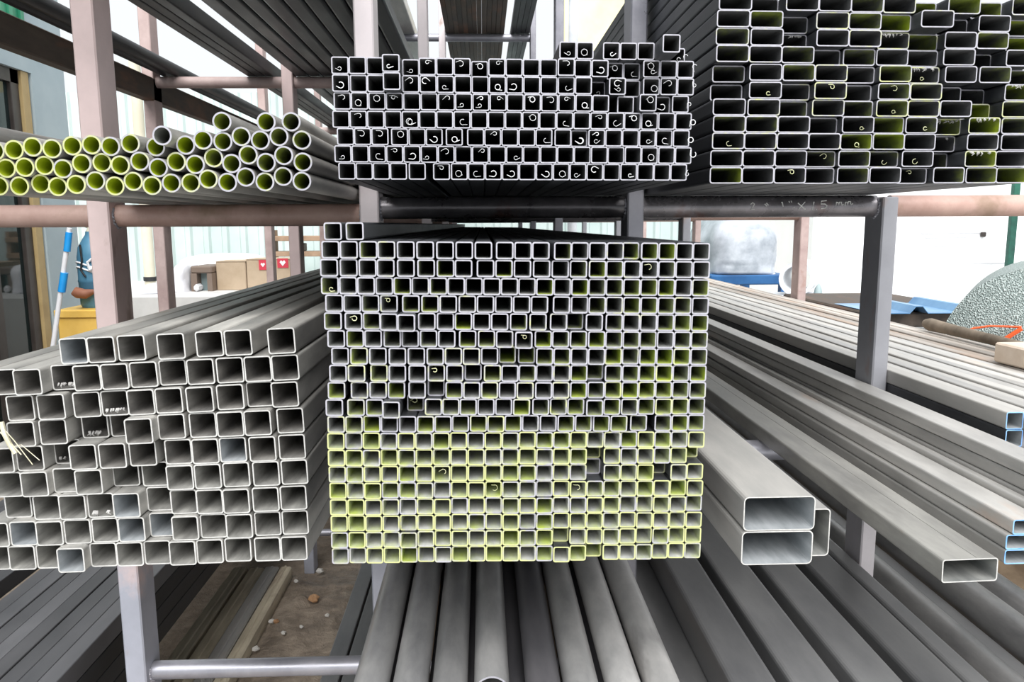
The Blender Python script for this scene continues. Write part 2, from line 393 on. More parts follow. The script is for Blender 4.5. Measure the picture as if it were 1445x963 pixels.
for k, i, n, o in stC:
    u = i/n
    if k >= 11:
        o.name = 'yellow_rimmed_square_tube'; o.data = mC2; o['group'] = 'yellow-rimmed square tubes of the tall middle stack'
        paintcol(o, rnd.choice((.05, .08, .15, .28)), rnd.uniform(.28, .8))
    else:
        p = 0.
        if rnd.random() < (.35+.5*(u > .6))*(.5+.1*k): p = rnd.uniform(.1, .34)
        paintcol(o, p, rnd.uniform(0, .3)+(.12 if k > 5 else 0))
for k, i, n, o in stC:
    if (k, i) in {(2, 0), (3, 3), (5, 10), (4, 1), (14, 9), (14, 14), (1, 17), (7, 5), (9, 4), (13, 6)}: add_curl(o, CW, .0231, True, 't' if k != 2 else 'b')
# two loose tubes on top
zc = max(o.location.z for k, i, n, o in stC if k == 0)+.0231+.0006
for j, px in enumerate((457., 488.)):
    o = ob('square_tube', mC, (at(px, 330, 1.035).x+CW/2, 1.035, zc), None)
    tag(o, 'loose square steel tube on top of the tall middle stack, '+('left' if j == 0 else 'right')+' of two', 'steel tube', 'loose tubes on the tall middle stack'); paintcol(o, .05, 0)

# --- upper middle stack ---
c1 = lambda l: Z(l, 460, 5.558); c2 = lambda l: Z(l, 710, 5.352)
T_rows = [
 c2([430, 550, 760, 885, 1012, (1200, 'l', -.05), (1375, R_, .03)]),
 c1([55, 192, 325, (462, 'l', -.02), (605, 'l', .012), 735, 870, 1008, (1148, 'l', .02), 1285])+c2([30, 158, 283, (410, 'l', -.006), 538, 670, (888, R_, .02), (1010, R_, .02), 1030, 1158, 1288]),
 c1([82, 205, 345, (475, 'l', -.02), 618, 750, 885, 1018, 1150, 1285])+c2([28, 155, 278, 403, 530, (755, R_, .035), 780, (1008, R_, .02), 1022, 1162, 1288]),
 c1([72, 210, 338, 480, 620, 750, 885, 1018, 1150, 1280])+c2([22, 150, 275, 402, 528, 658, (862, 'l', .01), (1040, 'l', -.01), (1258, R_, .012), 1265]),
 c1([90, 212, 340, 480, 612, 745, 878, 1015, 1145, 1278])+c2([22, 148, 272, 390, 515, 642, 768, 885, 1020, 1140, 1258]),
 c1([92, 222, 350, 510, 648, 780, 940, 1108, 1245, 1375])+c2([112, 245, 392, (638, R_, .01), 640, 775, 895, 1030, 1155, 1275]),
 c1([98, 232, 358, 490, 620, 755, 888, 1018, 1150, 1285])+c2([22, 148, 275, 400, 525, 650, 775, 890, 1022, 1150, 1278]),
 c1([102, 232, 368, 502, 650, 840, 985, 1135, 1268])+c2([5, 128, 252, 380, 505, 620, 748, 870, 995, 1122, 1250])]
T_yl = [55, 79.5, 105.2, 129.5, 156, 180.5, 205.5, 229.5]; T_yr = [63, 87, 110.5, 137, 160.5, 184, 208, 231.7]
TW = .0236
mT = rect_mesh('square_tube', TW, .0231, .0016, .0026, 6., [ST_DARK, IN_DARK, CUT])
def labT(k, i, n, nR):
    if k == 0: return 'small square steel tube, '+place(i, n)+' in the incomplete top row, upper middle stack'
    return 'small square steel tube, '+place(i, n)+' in '+ORD[k]+' full row down, upper middle stack'
stT = stack('T', T_rows, TW, .0231, T_yl, T_yr, 470, 970, 1.12, 1.12, mT, labT, 'small square tubes of the upper middle stack', -.2165, .3065, (253.8, 256), .0015, 'small_square_tube')
for k, i, n, o in stT:
    paintcol(o, 0, 0, 0)
    if rnd.random() < .5: add_curl(o, TW, .0231)
    if rnd.random() < .12 or i == n-1: add_curl(o, TW, .0231, False, 'r' if i == n-1 else None)

# --- right stack of flat rectangular tubes ---
rA = lambda l: Z(l, 995, 6.283); rB = lambda l: Z(l, 1215, 6.283)
r = rec
R_rows = [
 rA([(435, R_, .0), (645, R_, .03), 722, 1010, 1290])+rB([220, (720, R_, .03), 735, (1243, R_, .025), 1300]),
 rA([105, 400, (940, R_, .03), 978])+rA([1295])+rB([(450, R_, .008), (483, 'l', -.02), (950, R_, .03), 1035, (1570, R_, .025)]),
 rA([98, 413, (948, R_, .035), 990, 1283])+rB([(425, R_, .012), (662, R_, .02), 697, 1027, (1560, R_, .03)]),
 rA([115, 425, 715, (1248, R_, .02)])+rB([(138, R_, .012), (410, R_, .008), (650, R_, .012), 658, (1172, R_, .035), 1230]),
 rA([(62, 'l', .02), 395, 705, 985])+rB([(130, R_, .015), 135, (690, R_, .01), 745, 1050, (1590, R_, .025)]),
 rA([(43, 'l', .03), 395, (950, R_, .015), 965])+rB([(110, R_, .02), 122, 445, (960, R_, .03), (1060, R_, .05), 1215]),
 rA([68, 395, (915, R_, .02), 930])+rB([(130, R_, .01), 140, 430, 718, (1140, R_, .03), 1185]),
 rA([85, 375, 665, (1170, R_, .015), 1205])+rB([(362, R_, .005), 395, (895, R_, .02), 905, 1250]),
 rA([78, 370, 648, 918])+rB([(75, R_, 0), 80, 375, (842, R_, .03), 930, 1240]),
 rA([62, 350, 635, (1160, R_, .01)])+rB([(60, R_, 0), (298, R_, .01), 310, (742, R_, .045), 885, 1180]),
 rA([58, 343, 625, (1140, R_, .012)])+rB([(55, R_, 0), 65, (555, R_, .015), 640, 930, 1200])]
R_yl = [-10, 14, 38.5, 62, 88, 115, 139.5, 163.7, 187, 212, 236]; R_yr = [0, 22.5, 47, 71, 93.5, 119, 143.5, 167.5, 189.5, 213, 236.5]
RW, RH = .0500, .0246
mR = rect_mesh('flat_rectangular_tube', RW, RH, .0017, .0042, 6., [ST_DARK, IN_DARK, CUT])
def labR(k, i, n, nR): return 'flat rectangular steel tube, '+place(i, n)+' in '+ORD[k+1]+' visible row down, upper right stack'
stR = stack('R', R_rows, RW, RH, R_yl, R_yr, 1010, 1430, 1.2, 1.215, mR, labR, 'flat rectangular tubes of the upper right stack', .347, None, (259.5, 259), .0015, 'flat_rectangular_tube')
for k, i, n, o in stR:
    paintcol(o, rnd.uniform(.12, .32) if rnd.random() < .12+.3*(i > 4) else (rnd.uniform(.05, .14) if rnd.random() < .35 else 0), rnd.uniform(0, .3)+.15*(rnd.random() < .3))
    if (k, i) in {(5, 1), (5, 3), (5, 5), (6, 5), (7, 4), (7, 6), (8, 0), (8, 4), (9, 3), (9, 5), (9, 6), (10, 2), (10, 6), (4, 6)}: add_curl(o, RW, RH, True, rnd.choice('tb'))
    if (k, i) in {(2, 5), (2, 2), (4, 6), (7, 7), (7, 8), (8, 7), (9, 8), (5, 9)}: clump(o, RW, RH/2-.002)
# rows above the frame whose long sides are seen receding between the posts
zt = max(o.location.z for k, i, n, o in stR if k == 0 and i < 2)
xl = min(o.location.x for k, i, n, o in stR if k == 0)
for k in range(8):
    for j in range(2):
        o = ob('flat_rectangular_tube', mR, (max(.373, xl)+j*(RW+.001)+rnd.uniform(0, .0004), 1.2+rnd.uniform(0, .03), zt+(k+1)*(RH+.0005)), None)
        tag(o, 'flat steel tube, '+('outer' if j == 0 else 'second')+' column, '+ORD[k+1]+' above the top visible row, right stack', 'steel tube', 'flat tubes above the frame on the right'); paintcol(o)

# --- large left stack ---
lA = lambda l: Z(l, 0, 5.067); lB = lambda l: Z(l, 220, 5.067); lC = lambda l: Z(l, 0, 4.9375); lD = lambda l: Z(l, 220, 4.9375)
L_rows = [
 lA([432, 612, 832])+lB([10, 275, 485, 800]),
 lA([-392, -192, (190, R_, -.01), (445, R_, .015), 448, 655, 865])+lB([(215, R_, .01), 215, 425, 628, 825]),
 lA([35, 265, 525, (935, R_, .008), 890])+lB([-15, 220, 428, (848, R_, .017), 818]),
 lA([60, 272, (775, R_, .03), (975, R_, .03), (895, 'l', -.018)])+lB([5, 235, 435, 632, 860]),
 lC([(140, R_, .0), 150, (495, R_, .035), 490, 695, 895])+lD([55, 250, 440, 650, 850]),
 lC([-25, 175, (540, R_, .015), (510, 'l', -.006), (980, R_, .033), (1170, R_, .02)])+lD([75, 270, 465, 675, 870]),
 lC([(230, R_, .02), 230, 425, 610, 800, (1170, 'r', .02)])+lD([100, 275, 470, 672, 863]),
 lC([-115, 85, 250, 440, 630, 820, (1040, 'l', .015)])+lD([115, 305, 490, 682, 873]),
 lC([-160, 25, (405, R_, .004), (370, 'l', -.014), 595, 775, 980])+lD([95, 280, 475, 685, 868])]
L_yl = [479, 517, 558, 598, 636, 672, 706, 739, 771]; L_yr = [453.2, 496, 538, 576, 615, 649, 686.5, 722.5, 758]
LW, LH = .0402, .0387
mL = rect_mesh('large_square_tube', LW, LH, .0019, .0042, 6., [ST_GREY, IN_LARGE, CUT_L])
def labL(k, i, n, nR): return 'large weathered square steel tube, '+place(i, n)+' in '+ORD[k+1]+' row down, lower left stack'
stL = stack('L', L_rows, LW, LH, L_yl, L_yr, 50, 400, 1.155, 1.155, mL, labL, 'large square tubes of the lower left stack', -.768, -.2585, (804, 792), .004, 'large_square_tube')
mLa = remat(mL, (ST_GREY, IN_UPPER, CUT_L))
for k, i, n, o in stL:
    paintcol(o)
    if k < 5: o.data = mLa
    if (k, i) in {(3, 2), (4, 2), (1, 3), (2, 3), (6, 3)}: clump(o, LW*.9, -LH/2+.0098, 1.2)
mLb = remat(mL, (ST_GREY, IN_BLUE, CUT_L))
for k, i, n, o in stL:
    if (k, i) in {(0, 0), (7, 1), (7, 6), (6, 4), (7, 5), (4, 8), (8, 3)}: o.data = mLb

STRAW = plain('dry_straw', (.6, .55, .38), (.75, .7, .55), .8, 0, 40)
m = MB()
for pth, r_ in (([(2, 596), (6, 612), (14, 628), (22, 640)], .0035), ([(4, 604), (20, 622), (46, 656)], .0007), ([(0, 610), (10, 620), (30, 642)], .0009), ([(14, 632), (30, 628), (56, 650)], .0006)):
    m.tube([at(x, y, 1.143+.0*x) for x, y in pth], r_, 6)
tag(m.build('dry_straw', STRAW), 'wisp of dry straw over tube ends at the far left edge', 'straw')
# --- round pipes upper left ---
E = lambda x, y: (x/6.283, 160+y/6.283); Fp = lambda x, y: (220+x/5.558, 150+y/5.558)
P_ = [[Fp(520, 150), Fp(872, 155), Fp(1037, 185), Fp(1183, 262)],
      [E(40, 340), E(182, 338), E(350, 328), E(510, 320), E(660, 318), E(812, 310), E(982, 308), E(1142, 308), E(1330, 312)+(.02,), Fp(62, 300)+(-.02,), Fp(218, 318), Fp(365, 312), Fp(503, 293), Fp(650, 293), Fp(803, 290), Fp(945, 283)],
      [E(-25, 490), E(122, 482), E(305, 480), E(440, 470), E(597, 465), E(750, 460), E(912, 452), E(1072, 448), E(1238, 445), Fp(10, 450), Fp(152, 432), Fp(300, 432), Fp(445, 428), Fp(583, 415), Fp(743, 412), Fp(888, 405), Fp(1025, 402), Fp(1190, 420)],
      [E(62, 622), E(230, 618), E(410, 618)+(.01,), E(532, 612), E(690, 608), E(848, 600), E(1018, 592), E(1180, 590), E(1330, 595), Fp(95, 572), Fp(243, 558), Fp(390, 553), Fp(533, 545), Fp(677, 535), Fp(835, 535), Fp(967, 528), Fp(1105, 530)]]
PD = .0284
mP = pipe_mesh('round_pipe', PD, .0026, 6., [ST_GREY, IN_LIME, CUT], 28)
pts = []
for k, row in enumerate(P_):
    for i, q in enumerate(row):
        dy = q[2] if len(q) > 2 else 0
        p = at(q[0], q[1], 1.22+dy); pts.append([k, i, p.x, p.z, p.y])
zfl = min(p[3] for p in pts if p[0] == 3)
for it in range(600):
    mv = 0
    for a in range(len(pts)):
        for b in range(a):
            dx = pts[a][2]-pts[b][2]; dz = pts[a][3]-pts[b][3]; d = math.hypot(dx, dz)
            if d < PD+.0003:
                e = (PD+.0003-d)/2; pts[a][2] += dx/d*e; pts[a][3] += dz/d*e; pts[b][2] -= dx/d*e; pts[b][3] -= dz/d*e; mv = max(mv, e)
    for p in pts:
        p[2] = max(min(p[2], -.2575-PD/2), -.768+PD/2)
    if mv < 1e-6: break
P_BOT = min(p[3] for p in pts)-PD/2
for k in range(4):
    row = sorted([p for p in pts if p[0] == k], key=lambda p: p[2])
    for i, p in enumerate(row):
        o = ob('round_pipe', mP, (p[2], p[4]+rnd.uniform(-.003, .003), p[3]), None)
        u = (p[2]+.75)/.5
        lb = 'lime-sprayed round steel pipe, '+place(i, len(row))+' in '+['the loose top', 'upper full', 'middle', 'bottom'][k]+' row, upper left stack'
        tag(o, lb, 'steel pipe', 'round pipes of the upper left stack')
        g = max(0, 1-u)
        paintcol(o, .28+.5*g+rnd.uniform(-.1, .1), .15+.45*g+rnd.uniform(-.1, .15))
        if k == 1 and i == 9: paintcol(o, 0, 0)
tp = ob('round_pipe', mP, (-.753, 1.0, at(-45, 186, 1.22).z+.0), None)
tag(tp, 'dusty round steel pipe lying alone on the far left end of the pipe stack', 'steel pipe')

# ------------------------------------------------------------------ the welded rack
H = EYE
YF = [1.66+1.68*k for k in range(4)]          # front faces of the posts
PDp = .08
COLS = [(-1.375, .045, P_PINK), (-.815, .045, P_LEFT), (-.256, .040, P_MID), (.307, .035, P_GREY), (.857, .034, P_RIGHT), (1.370, .036, P_PINK)]
RACK = empty('storage_rack', (0, 1.7, 0), label='tall welded steel storage rack of upright posts and round cross rails', cat='rack')
def rpart(m, name, mat): return m.build(name, mat, RACK, (0, -1.7, 0))
for fi, y in enumerate(YF):
    for ci, (x, w_, mt) in enumerate(COLS):
        if fi == 4 and ci in (0, 5): continue
        m = MB().box((x, y, 0), (x+w_, y+PDp, H+(.055 if ci == 4 else 1.42)), 0, .003)
        if fi == 0:
            m.box((x-.03, y-.03, 0), (x+w_+.03, y+PDp+.03, .006), 0)
        o = rpart(m, 'post', mt)
    yc = y+PDp/2
def rail(bay, yc, ztop, od, mat, fi):
    xa = COLS[bay][0]+COLS[bay][1]-.001; xb = COLS[bay+1][0]+.001
    m = MB(); pts_ = [(xa+(xb-xa)*t/4, yc, H+ztop-od/2) for t in range(5)]
    m.tube(pts_, od/2, 20); o = rpart(m, 'cross_rail', mat)
    if fi == 0:
        for x in (xa+.001, xb-.001):
            m = MB(); n = 22; P = []
            for k in range(n+1):
                a = math.radians(215+(-70)*0)+0*k if False else math.radians(140+180*k/n); rr = od/2+.001+.0012*math.sin(k*5.1)
                P.append((x+.0015*math.sin(k*3.3), yc+rr*math.cos(a), H+ztop-od/2+rr*math.sin(a)))
            m.tube(P, .0032, 6, caps=False); m.build('weld_bead', P_GREY, RACK, (0, -1.7, 0))
    return o
def rw(key): return min(o.location.z for _, _, _, o in ALLT[key])-H
T2 = {0: P_BOT-H-.0004, 1: P_BOT-H-.0004, 2: rw('T')-.0231/2-.001, 3: rw('R')-RH/2-.001, 4: rw('R')-RH/2-.001}
A_BOT = at(1100, 797, 1.05).z-H
T1 = {1: rw('L')-LH/2-.001, 2: rw('C')-.0231/2-.0025, 3: A_BOT-.001, 4: -.4750}
T0c = at(300, 944, 1.7).z-H; T0 = T0c+.021
print('T0', T0, 'T1', T1, 'T2', T2, 'A', A_BOT)
RT2 = {0: P_BROWN, 1: P_BROWN, 2: P_DARKR, 3: P_DARKR, 4: P_BROWN}
for fi, y in enumerate(YF[:4]):
    yc = y+PDp/2
    for b in range(5): rail(b, yc, T2[b], .0465, RT2[b], fi)
    for b in T1: rail(b, yc, T1[b], .0465, P_GREY, fi)
    for b in (1, 2, 3, 4): rail(b, yc, T0, .042, P_GREY, fi)
    for b, z in ((0, -1.212), (1, -1.356)): rail(b, yc, z, .032, P_GREY, fi)
    for b in (0, 1): rail(b, yc, .6075, .046, P_PINK, fi)
    for b in (1, 2): rail(b, yc, 1.168, .046, P_GREY, fi)
rpart(MB().box((-1.375, .9, H+.505), (-1.330, 6.9, H+.597), 0, .004), 'side_beam', ST_RUST)
# chalk writing on the front rail
CH = plain('white_chalk', (.85, .85, .82), (.7, .7, .68), .9, 0, 200)
def chalk(px, py):
    zc_ = H+T2[3]-.02325; Y = 1.7-.0233
    for _ in range(3):
        p = at(px, py, Y); dz = max(-.0225, min(.0225, p.z-zc_)); Y = 1.7-math.sqrt(.02325**2-dz**2)-.0004
    p = at(px, py, Y); return (p.x, p.y, p.z)
def cz(l): return [(965+x/3.008, y/3.008) for x, y in l]
strokes = [[(283, 868), (292, 860), (299, 866), (296, 874), (283, 890), (300, 888)],
           [(343, 866), (352, 876)], [(350, 862), (359, 872)], [(417, 858), (421, 878)], [(414, 862), (417, 858)], [(446, 854), (449, 861)], [(455, 853), (458, 860)], [(466, 880), (468, 884)],
           [(484, 862), (516, 890)], [(514, 858), (486, 889)],
           [(552, 857), (545, 891)], [(562, 888), (564, 890)],
           [(606, 852), (583, 854), (582, 866), (598, 866), (607, 873), (600, 884), (581, 886)],
           [(645, 874), (648, 858), (655, 860), (657, 872), (660, 858), (668, 858), (670, 872), (677, 868)],
           [(683, 874), (686, 858), (693, 858), (695, 870), (699, 856), (707, 856), (709, 870), (717, 864)]]
m = MB()
for st in strokes: m.tube([chalk(*q) for q in cz(st)], .0012, 5)
rpart(m, 'chalk_writing', CH)

# ------------------------------------------------------------------ long tubes seen from the side
MESHES = {}
def rt(name, x0, x1, ztop, h, Y0, label, group, mats, t=.003, r=.005, L=6., rot=0., cat='steel tube', zbot=None):
    """rectangular tube lying along the depth of the rack; z relative to eye level"""
    w_ = round(x1-x0, 4); h = round(h, 4)
    key = (w_, h, t, r, L, tuple(m.name for m in mats))
    if key not in MESHES: MESHES[key] = rect_mesh(name, w_, h, t, min(r, h*.3, w_*.3), L, list(mats))
    o = ob(name, MESHES[key], ((x0+x1)/2, Y0, H+ztop-h/2), None, (0, rot, 0))
    tag(o, label, cat, group); paintcol(o); return o
def rp(name, x, zc_, d, Y0, label, group, mats, t=.003, L=6.):
    key = (d, t, L, tuple(m.name for m in mats))
    if key not in MESHES: MESHES[key] = pipe_mesh(name, d, t, L, list(mats), 40)
    o = ob(name, MESHES[key], (x, Y0, H+zc_), None); tag(o, label, 'steel pipe', group); paintcol(o); return o
def bearer(x0, x1, z0, z1, label, ys=(1.85, 5.25), mat=None):
    for j, y in enumerate(ys):
        tag(MB().box((x0, y, H+z0), (x1, y+.07, H+z1), 0, .003).build('timber_bearer', mat or WOODD), label+(', front one' if j == 0 else ', rear one'), 'timber', 'timber bearers under the tubes')
WOODD = plain('old_timber', (.10, .07, .045), (.2, .15, .1), .85, 0, 8)
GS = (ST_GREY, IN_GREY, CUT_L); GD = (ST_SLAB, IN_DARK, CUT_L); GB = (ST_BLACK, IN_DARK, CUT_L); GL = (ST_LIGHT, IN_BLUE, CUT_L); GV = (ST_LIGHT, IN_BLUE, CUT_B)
# A: two wide flat tubes and an upright one beside them
aw = at(1149, 720, 1.05).x-at(1048, 720, 1.05).x
zA1 = at(1100, 700, 1.05).z-H; zA2 = at(1100, 748.3, 1.05).z-H
hA = (zA1-A_BOT)/2-.0012
x0 = max(at(1046.5, 770, 1.05).x, .3445)
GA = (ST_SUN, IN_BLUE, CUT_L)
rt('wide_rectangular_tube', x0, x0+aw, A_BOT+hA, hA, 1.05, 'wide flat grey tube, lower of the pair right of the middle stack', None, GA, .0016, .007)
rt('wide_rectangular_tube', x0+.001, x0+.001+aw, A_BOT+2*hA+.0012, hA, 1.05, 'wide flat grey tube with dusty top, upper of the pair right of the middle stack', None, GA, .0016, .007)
x3 = x0+aw+.0025
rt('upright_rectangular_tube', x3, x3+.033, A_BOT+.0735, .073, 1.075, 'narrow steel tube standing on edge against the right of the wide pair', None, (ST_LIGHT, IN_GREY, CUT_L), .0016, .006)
# S: single tube that sticks out
sw_ = at(1395, 800, 1.0).x-at(1318, 800, 1.0).x; sx = at(1318, 800, 1.0).x
so = rt('rectangular_tube', sx, sx+sw_, A_BOT+.0345, .0335, at(1350, 823, 1.0).y*(-A_BOT)/(-(at(1350, 823, 1.0).z-H)), 'single dark rectangular steel tube sticking out furthest on the right', None, (ST_MID, IN_GREY, CUT_L), .0016, .004, rot=-.02)
seam = MB().box((sw_*.12, .002, .0166), (sw_*.12+.0008, 5.9, .0172)).build('weld_seam', ST_MID, so)
# V: stack with blue rims between S and the post
vh = .0214; vx = at(1418, 780, 1.01).x; vb = at(1418, 797, 1.01).z-H; gV = 'blue rimmed tubes in front of the right post'
for j in range(2): rt('blue_rimmed_tube', vx, vx+.047, vb+(j+1)*(vh+.0004), vh, 1.01, 'blue-rimmed flat steel tube at right edge, '+('bottom' if j == 0 else 'middle')+' of three in front of the post', gV, GV, .0016, .0035)
def ratio(px, py): p = at(px, py, 1.); return (p.z-H)/p.x
vx3 = at(1430, 738, 1.01).x
vtz = .8545*ratio(1445, 632); vtx = vtz/ratio(1445, 652); vz_ = vtz-4*(vh+.0004)
rt('blue_rimmed_tube', vx3, vx3+.047, vb+3*(vh+.0004), vh, 1.01, 'blue-rimmed pinkish flat steel tube at right edge, top of three', gV, GV, .0016, .0035)
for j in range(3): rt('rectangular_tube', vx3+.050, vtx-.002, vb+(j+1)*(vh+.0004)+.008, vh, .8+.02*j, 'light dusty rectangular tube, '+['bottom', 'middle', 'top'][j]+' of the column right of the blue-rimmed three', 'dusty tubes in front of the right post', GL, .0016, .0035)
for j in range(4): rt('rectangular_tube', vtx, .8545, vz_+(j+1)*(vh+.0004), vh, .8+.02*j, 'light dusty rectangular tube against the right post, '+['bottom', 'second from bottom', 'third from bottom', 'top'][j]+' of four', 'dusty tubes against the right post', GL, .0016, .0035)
rt('rectangular_tube', .722, .765, vb-.0005, vb-A_BOT-.001, 1.1, 'dark steel tube carrying the blue-rimmed stack, left one', None, GB)
rt('rectangular_tube', vtx+.001, .852, vz_-.0002, vz_-A_BOT-.0005, 1.1, 'dark steel tube carrying the dusty stack beside the post', None, GB)
def onplane(px, py, z):
    t_ = at(px, py, 1.); k_ = (H-z)/(H-t_.z); return Vector((t_.x*k_, k_, 0))
U_Y = onplane(1423.5, 582, H-.3215).y
# U: broad layer behind the right post
ux = .8925; uz = -.3215; uh = .0303; k = 0
uw = [.030, .025, .028, .024, .031, .026, .024, .030, .025, .027, .024, .031, .026, .025, .028, .0265]
xx = ux
for i, wv in enumerate(uw):
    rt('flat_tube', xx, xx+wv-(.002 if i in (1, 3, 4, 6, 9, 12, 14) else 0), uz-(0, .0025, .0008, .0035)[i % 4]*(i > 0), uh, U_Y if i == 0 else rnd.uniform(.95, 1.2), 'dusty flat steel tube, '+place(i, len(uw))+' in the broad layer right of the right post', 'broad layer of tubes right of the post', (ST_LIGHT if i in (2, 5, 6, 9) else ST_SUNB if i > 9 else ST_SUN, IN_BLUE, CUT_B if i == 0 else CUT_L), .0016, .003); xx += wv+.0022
for j in range(4):
    rt('flat_tube', ux, ux+.030, uz-(j+1)*(uh+.0003), uh, U_Y-.002, 'dark-sided flat steel tube, '+ORD[j+1]+' below the top layer at the right post', 'tubes under the broad layer', (ST_DARK, IN_BLUE, CUT_B), .0016, .003)
bearer(ux+.04, 1.355, -.4742, uz-uh-.0014, 'timber bearer under the broad right tube layer', (1.72, 5.1))
# bottom shelf, middle bay: round pipes
zp = -.720; dp = .0558; px_ = [-.183, -.121, -.0585, .0075, .0885, .148, .2145, .2755]
# rows
for i, x in enumerate(px_):
    m_ = (ST_PIPED if i == 4 else ST_PIPEL if i > 4 else ST_PIPE, IN_GREY, CUT)
    rp('thick_round_pipe', x, zp, dp, onplane(692, 955, H+zp+dp/2).y if i == 3 else .95+.01*i, 'thick grey round pipe, '+place(i, 8)+' in the top row under the middle stack', 'thick round pipes on the bottom shelf', m_)
for i in range(9):
    rp('thick_round_pipe', -.185+i*.0568, zp-dp*.99-.003, dp, 1.0, 'thick dark round pipe, '+place(i, 9)+' in the second row under the middle stack', 'second row of thick round pipes', (ST_PIPED, IN_DARK, CUT))
bearer(-.214, .305, T0+.0005, zp-dp*1.49-.0035, 'timber bearer under the thick round pipes', (1.67, 5.03))
# bottom shelf, right bay: broad box tubes
gB = 'broad box tubes on the bottom shelf'
for i, (x0_, x1_) in enumerate(((.408, .489), (.511, .595), (.622, .702), (.724, .802), (.8045, .8465))):
    rt('broad_box_tube', x0_, x1_, -.763, .080, .9+.02*i, 'broad dark box tube, '+place(i, 5)+' in the top row at lower right', gB, GD, .003, .008)
for i, (x0_, x1_) in enumerate(((.352, .428), (.434, .508), (.514, .588), (.594, .672), (.678, .758), (.764, .844))):
    rt('box_tube', x0_, x1_, -.8445, -.8445-T0-.0006, .9+.01*i, 'dark box tube in the row beneath, '+place(i, 6)+', lower right shelf', 'lower row of box tubes', GD, .003, .012)
rp('thick_round_pipe', 1.085, T0+.036, .070, .95, 'long grey round pipe on the bottom shelf right of the right post foot', None, (ST_PIPE, IN_GREY, CUT))
rp('thick_round_pipe', 1.225, T0+.048, .094, .95, 'thickest round pipe on the bottom shelf at the lower right corner', None, (ST_PIPE, IN_GREY, CUT))
rp('thick_round_pipe', 1.3205, T0+.046, .090, .95, 'round pipe at the far right end of the bottom shelf', None, (ST_PIPE, IN_GREY, CUT))
for i in range(2): rt('box_tube', .893+i*.076, .963+i*.076, T0+.040, .039, .9, 'grey box tube between right post and long round pipe, '+('left' if i == 0 else 'right')+' one', 'grey box tubes beside the long pipe', GS)
rt('box_tube', 1.128, 1.172, T0+.040, .039, .9, 'dark box tube between the two thick pipes at lower right', None, GD)
# bottom left: low stack left of the post
gD = 'dark tubes of the low stack at the bottom left'
for i in range(8):
    x1_ = -.955-i*.0455
    rt('dark_square_tube', x1_-.0437, x1_, -1.0-.0015*(i % 3), .051, 1.15+.02*(i % 4), 'dark square tube, '+place(i, 8, 'right', 'left')+' in the top layer of the bottom left stack', gD, (ST_SLABD, IN_DARK, CUT_L), .002, .003)
for j in range(3):
    rt('dark_square_tube', -.9987, -.955, -1.0-(j+1)*.0522, .051, 1.2, 'black square tube, '+ORD[j+1]+' under the top layer, bottom left stack', 'tubes under the bottom left layer', GB, .002, .003)
bearer(-1.325, -1.003, -1.211, -1.0555, 'timber bearer under the bottom left tube layer', (1.67, 5.03))
for i in range(9):
    x1_ = -1.385-i*.0455
    rt('dark_square_tube', x1_-.0437, x1_, -1.0-.0015*(i % 3), .051, 1.15+.02*(i % 4), 'dark square tube, '+place(i, 9, 'right', 'left')+' on the trestles left of the outermost posts', 'dark tubes on the trestles', (ST_SLABD, IN_DARK, CUT_L), .002, .003, 4.8)
for j, y in enumerate((1.9, 5.2)):
    o = empty('timber_trestle', (-1.615, y, 0), label='timber trestle under the dark tubes at far left, '+('front' if j == 0 else 'rear')+' one', cat='trestle', group='timber trestles at the far left')
    zt2 = H-1.0555; MB().box((-.20, -.05, zt2-.07), (.2, .05, zt2), 0, .004).build('beam', WOODD, o)
    for q in (-1, 1): MB().tube([(q*.17, -.03, zt2-.07), (q*.17, -.14, 0)], .025, 8).build('leg', WOODD, o); MB().tube([(q*.17, .03, zt2-.07), (q*.17, .14, 0)], .025, 8).build('leg', WOODD, o)
# two flat tubes under the round pipes
for i, (x0_, x1_) in enumerate(((-.482, -.428), (-.421, -.362))):
    rt('flat_tube', x0_, x1_, -1.300, .0545, 1.35, 'flat dark grey tube low down over the soil, '+('left' if i == 0 else 'right')+' of two', 'two low flat tubes over the soil', GD, .002, .004)
# short rusty channels on the ground
def channel(w_, h, L, t=.004):
    P = [(-w_/2, 0), (-w_/2, h-.006), (-w_/2+.006, h), (w_/2-.006, h), (w_/2, h-.006), (w_/2, 0), (w_/2-t, 0), (w_/2-t, h-.006), (w_/2-.008, h-t), (-w_/2+.008, h-t), (-w_/2+t, h-.006), (-w_/2+t, 0)]
    n = len(P); V = [(x, 0, z) for x, z in P]+[(x, L, z) for x, z in P]
    Fc = [((k+1) % n, k, n+k, n+(k+1) % n) for k in range(n)]+[(0, 1, 10, 11), (1, 2, 9, 10), (2, 3, 8, 9), (3, 4, 7, 8), (4, 5, 6, 7)]+[tuple(n+q for q in f[::-1]) for f in ((0, 1, 10, 11), (1, 2, 9, 10), (2, 3, 8, 9), (3, 4, 7, 8), (4, 5, 6, 7))]
    m = MB(); m.add(V, Fc); m.add([(-w_*.12, 0, h+.0004), (w_*.12, 0, h+.0004), (w_*.12, L, h+.0004), (-w_*.12, L, h+.0004), (-w_*.06, 0, h+.005), (w_*.06, 0, h+.005), (w_*.06, L, h+.005), (-w_*.06, L, h+.005)], [(0, 1, 5, 4), (3, 7, 6, 2), (1, 2, 6, 5), (0, 4, 7, 3), (4, 5, 6, 7)]); return m
xs_ = (-1.085, -1.012, -.945, -.885)
for i, x in enumerate(xs_):
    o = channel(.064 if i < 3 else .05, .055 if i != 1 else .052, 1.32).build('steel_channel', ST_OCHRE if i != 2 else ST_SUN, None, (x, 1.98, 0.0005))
    tag(o, 'muddy rusty steel channel lying on the soil, '+place(i, 4), 'steel channel', 'muddy channels on the soil'); paintcol(o)
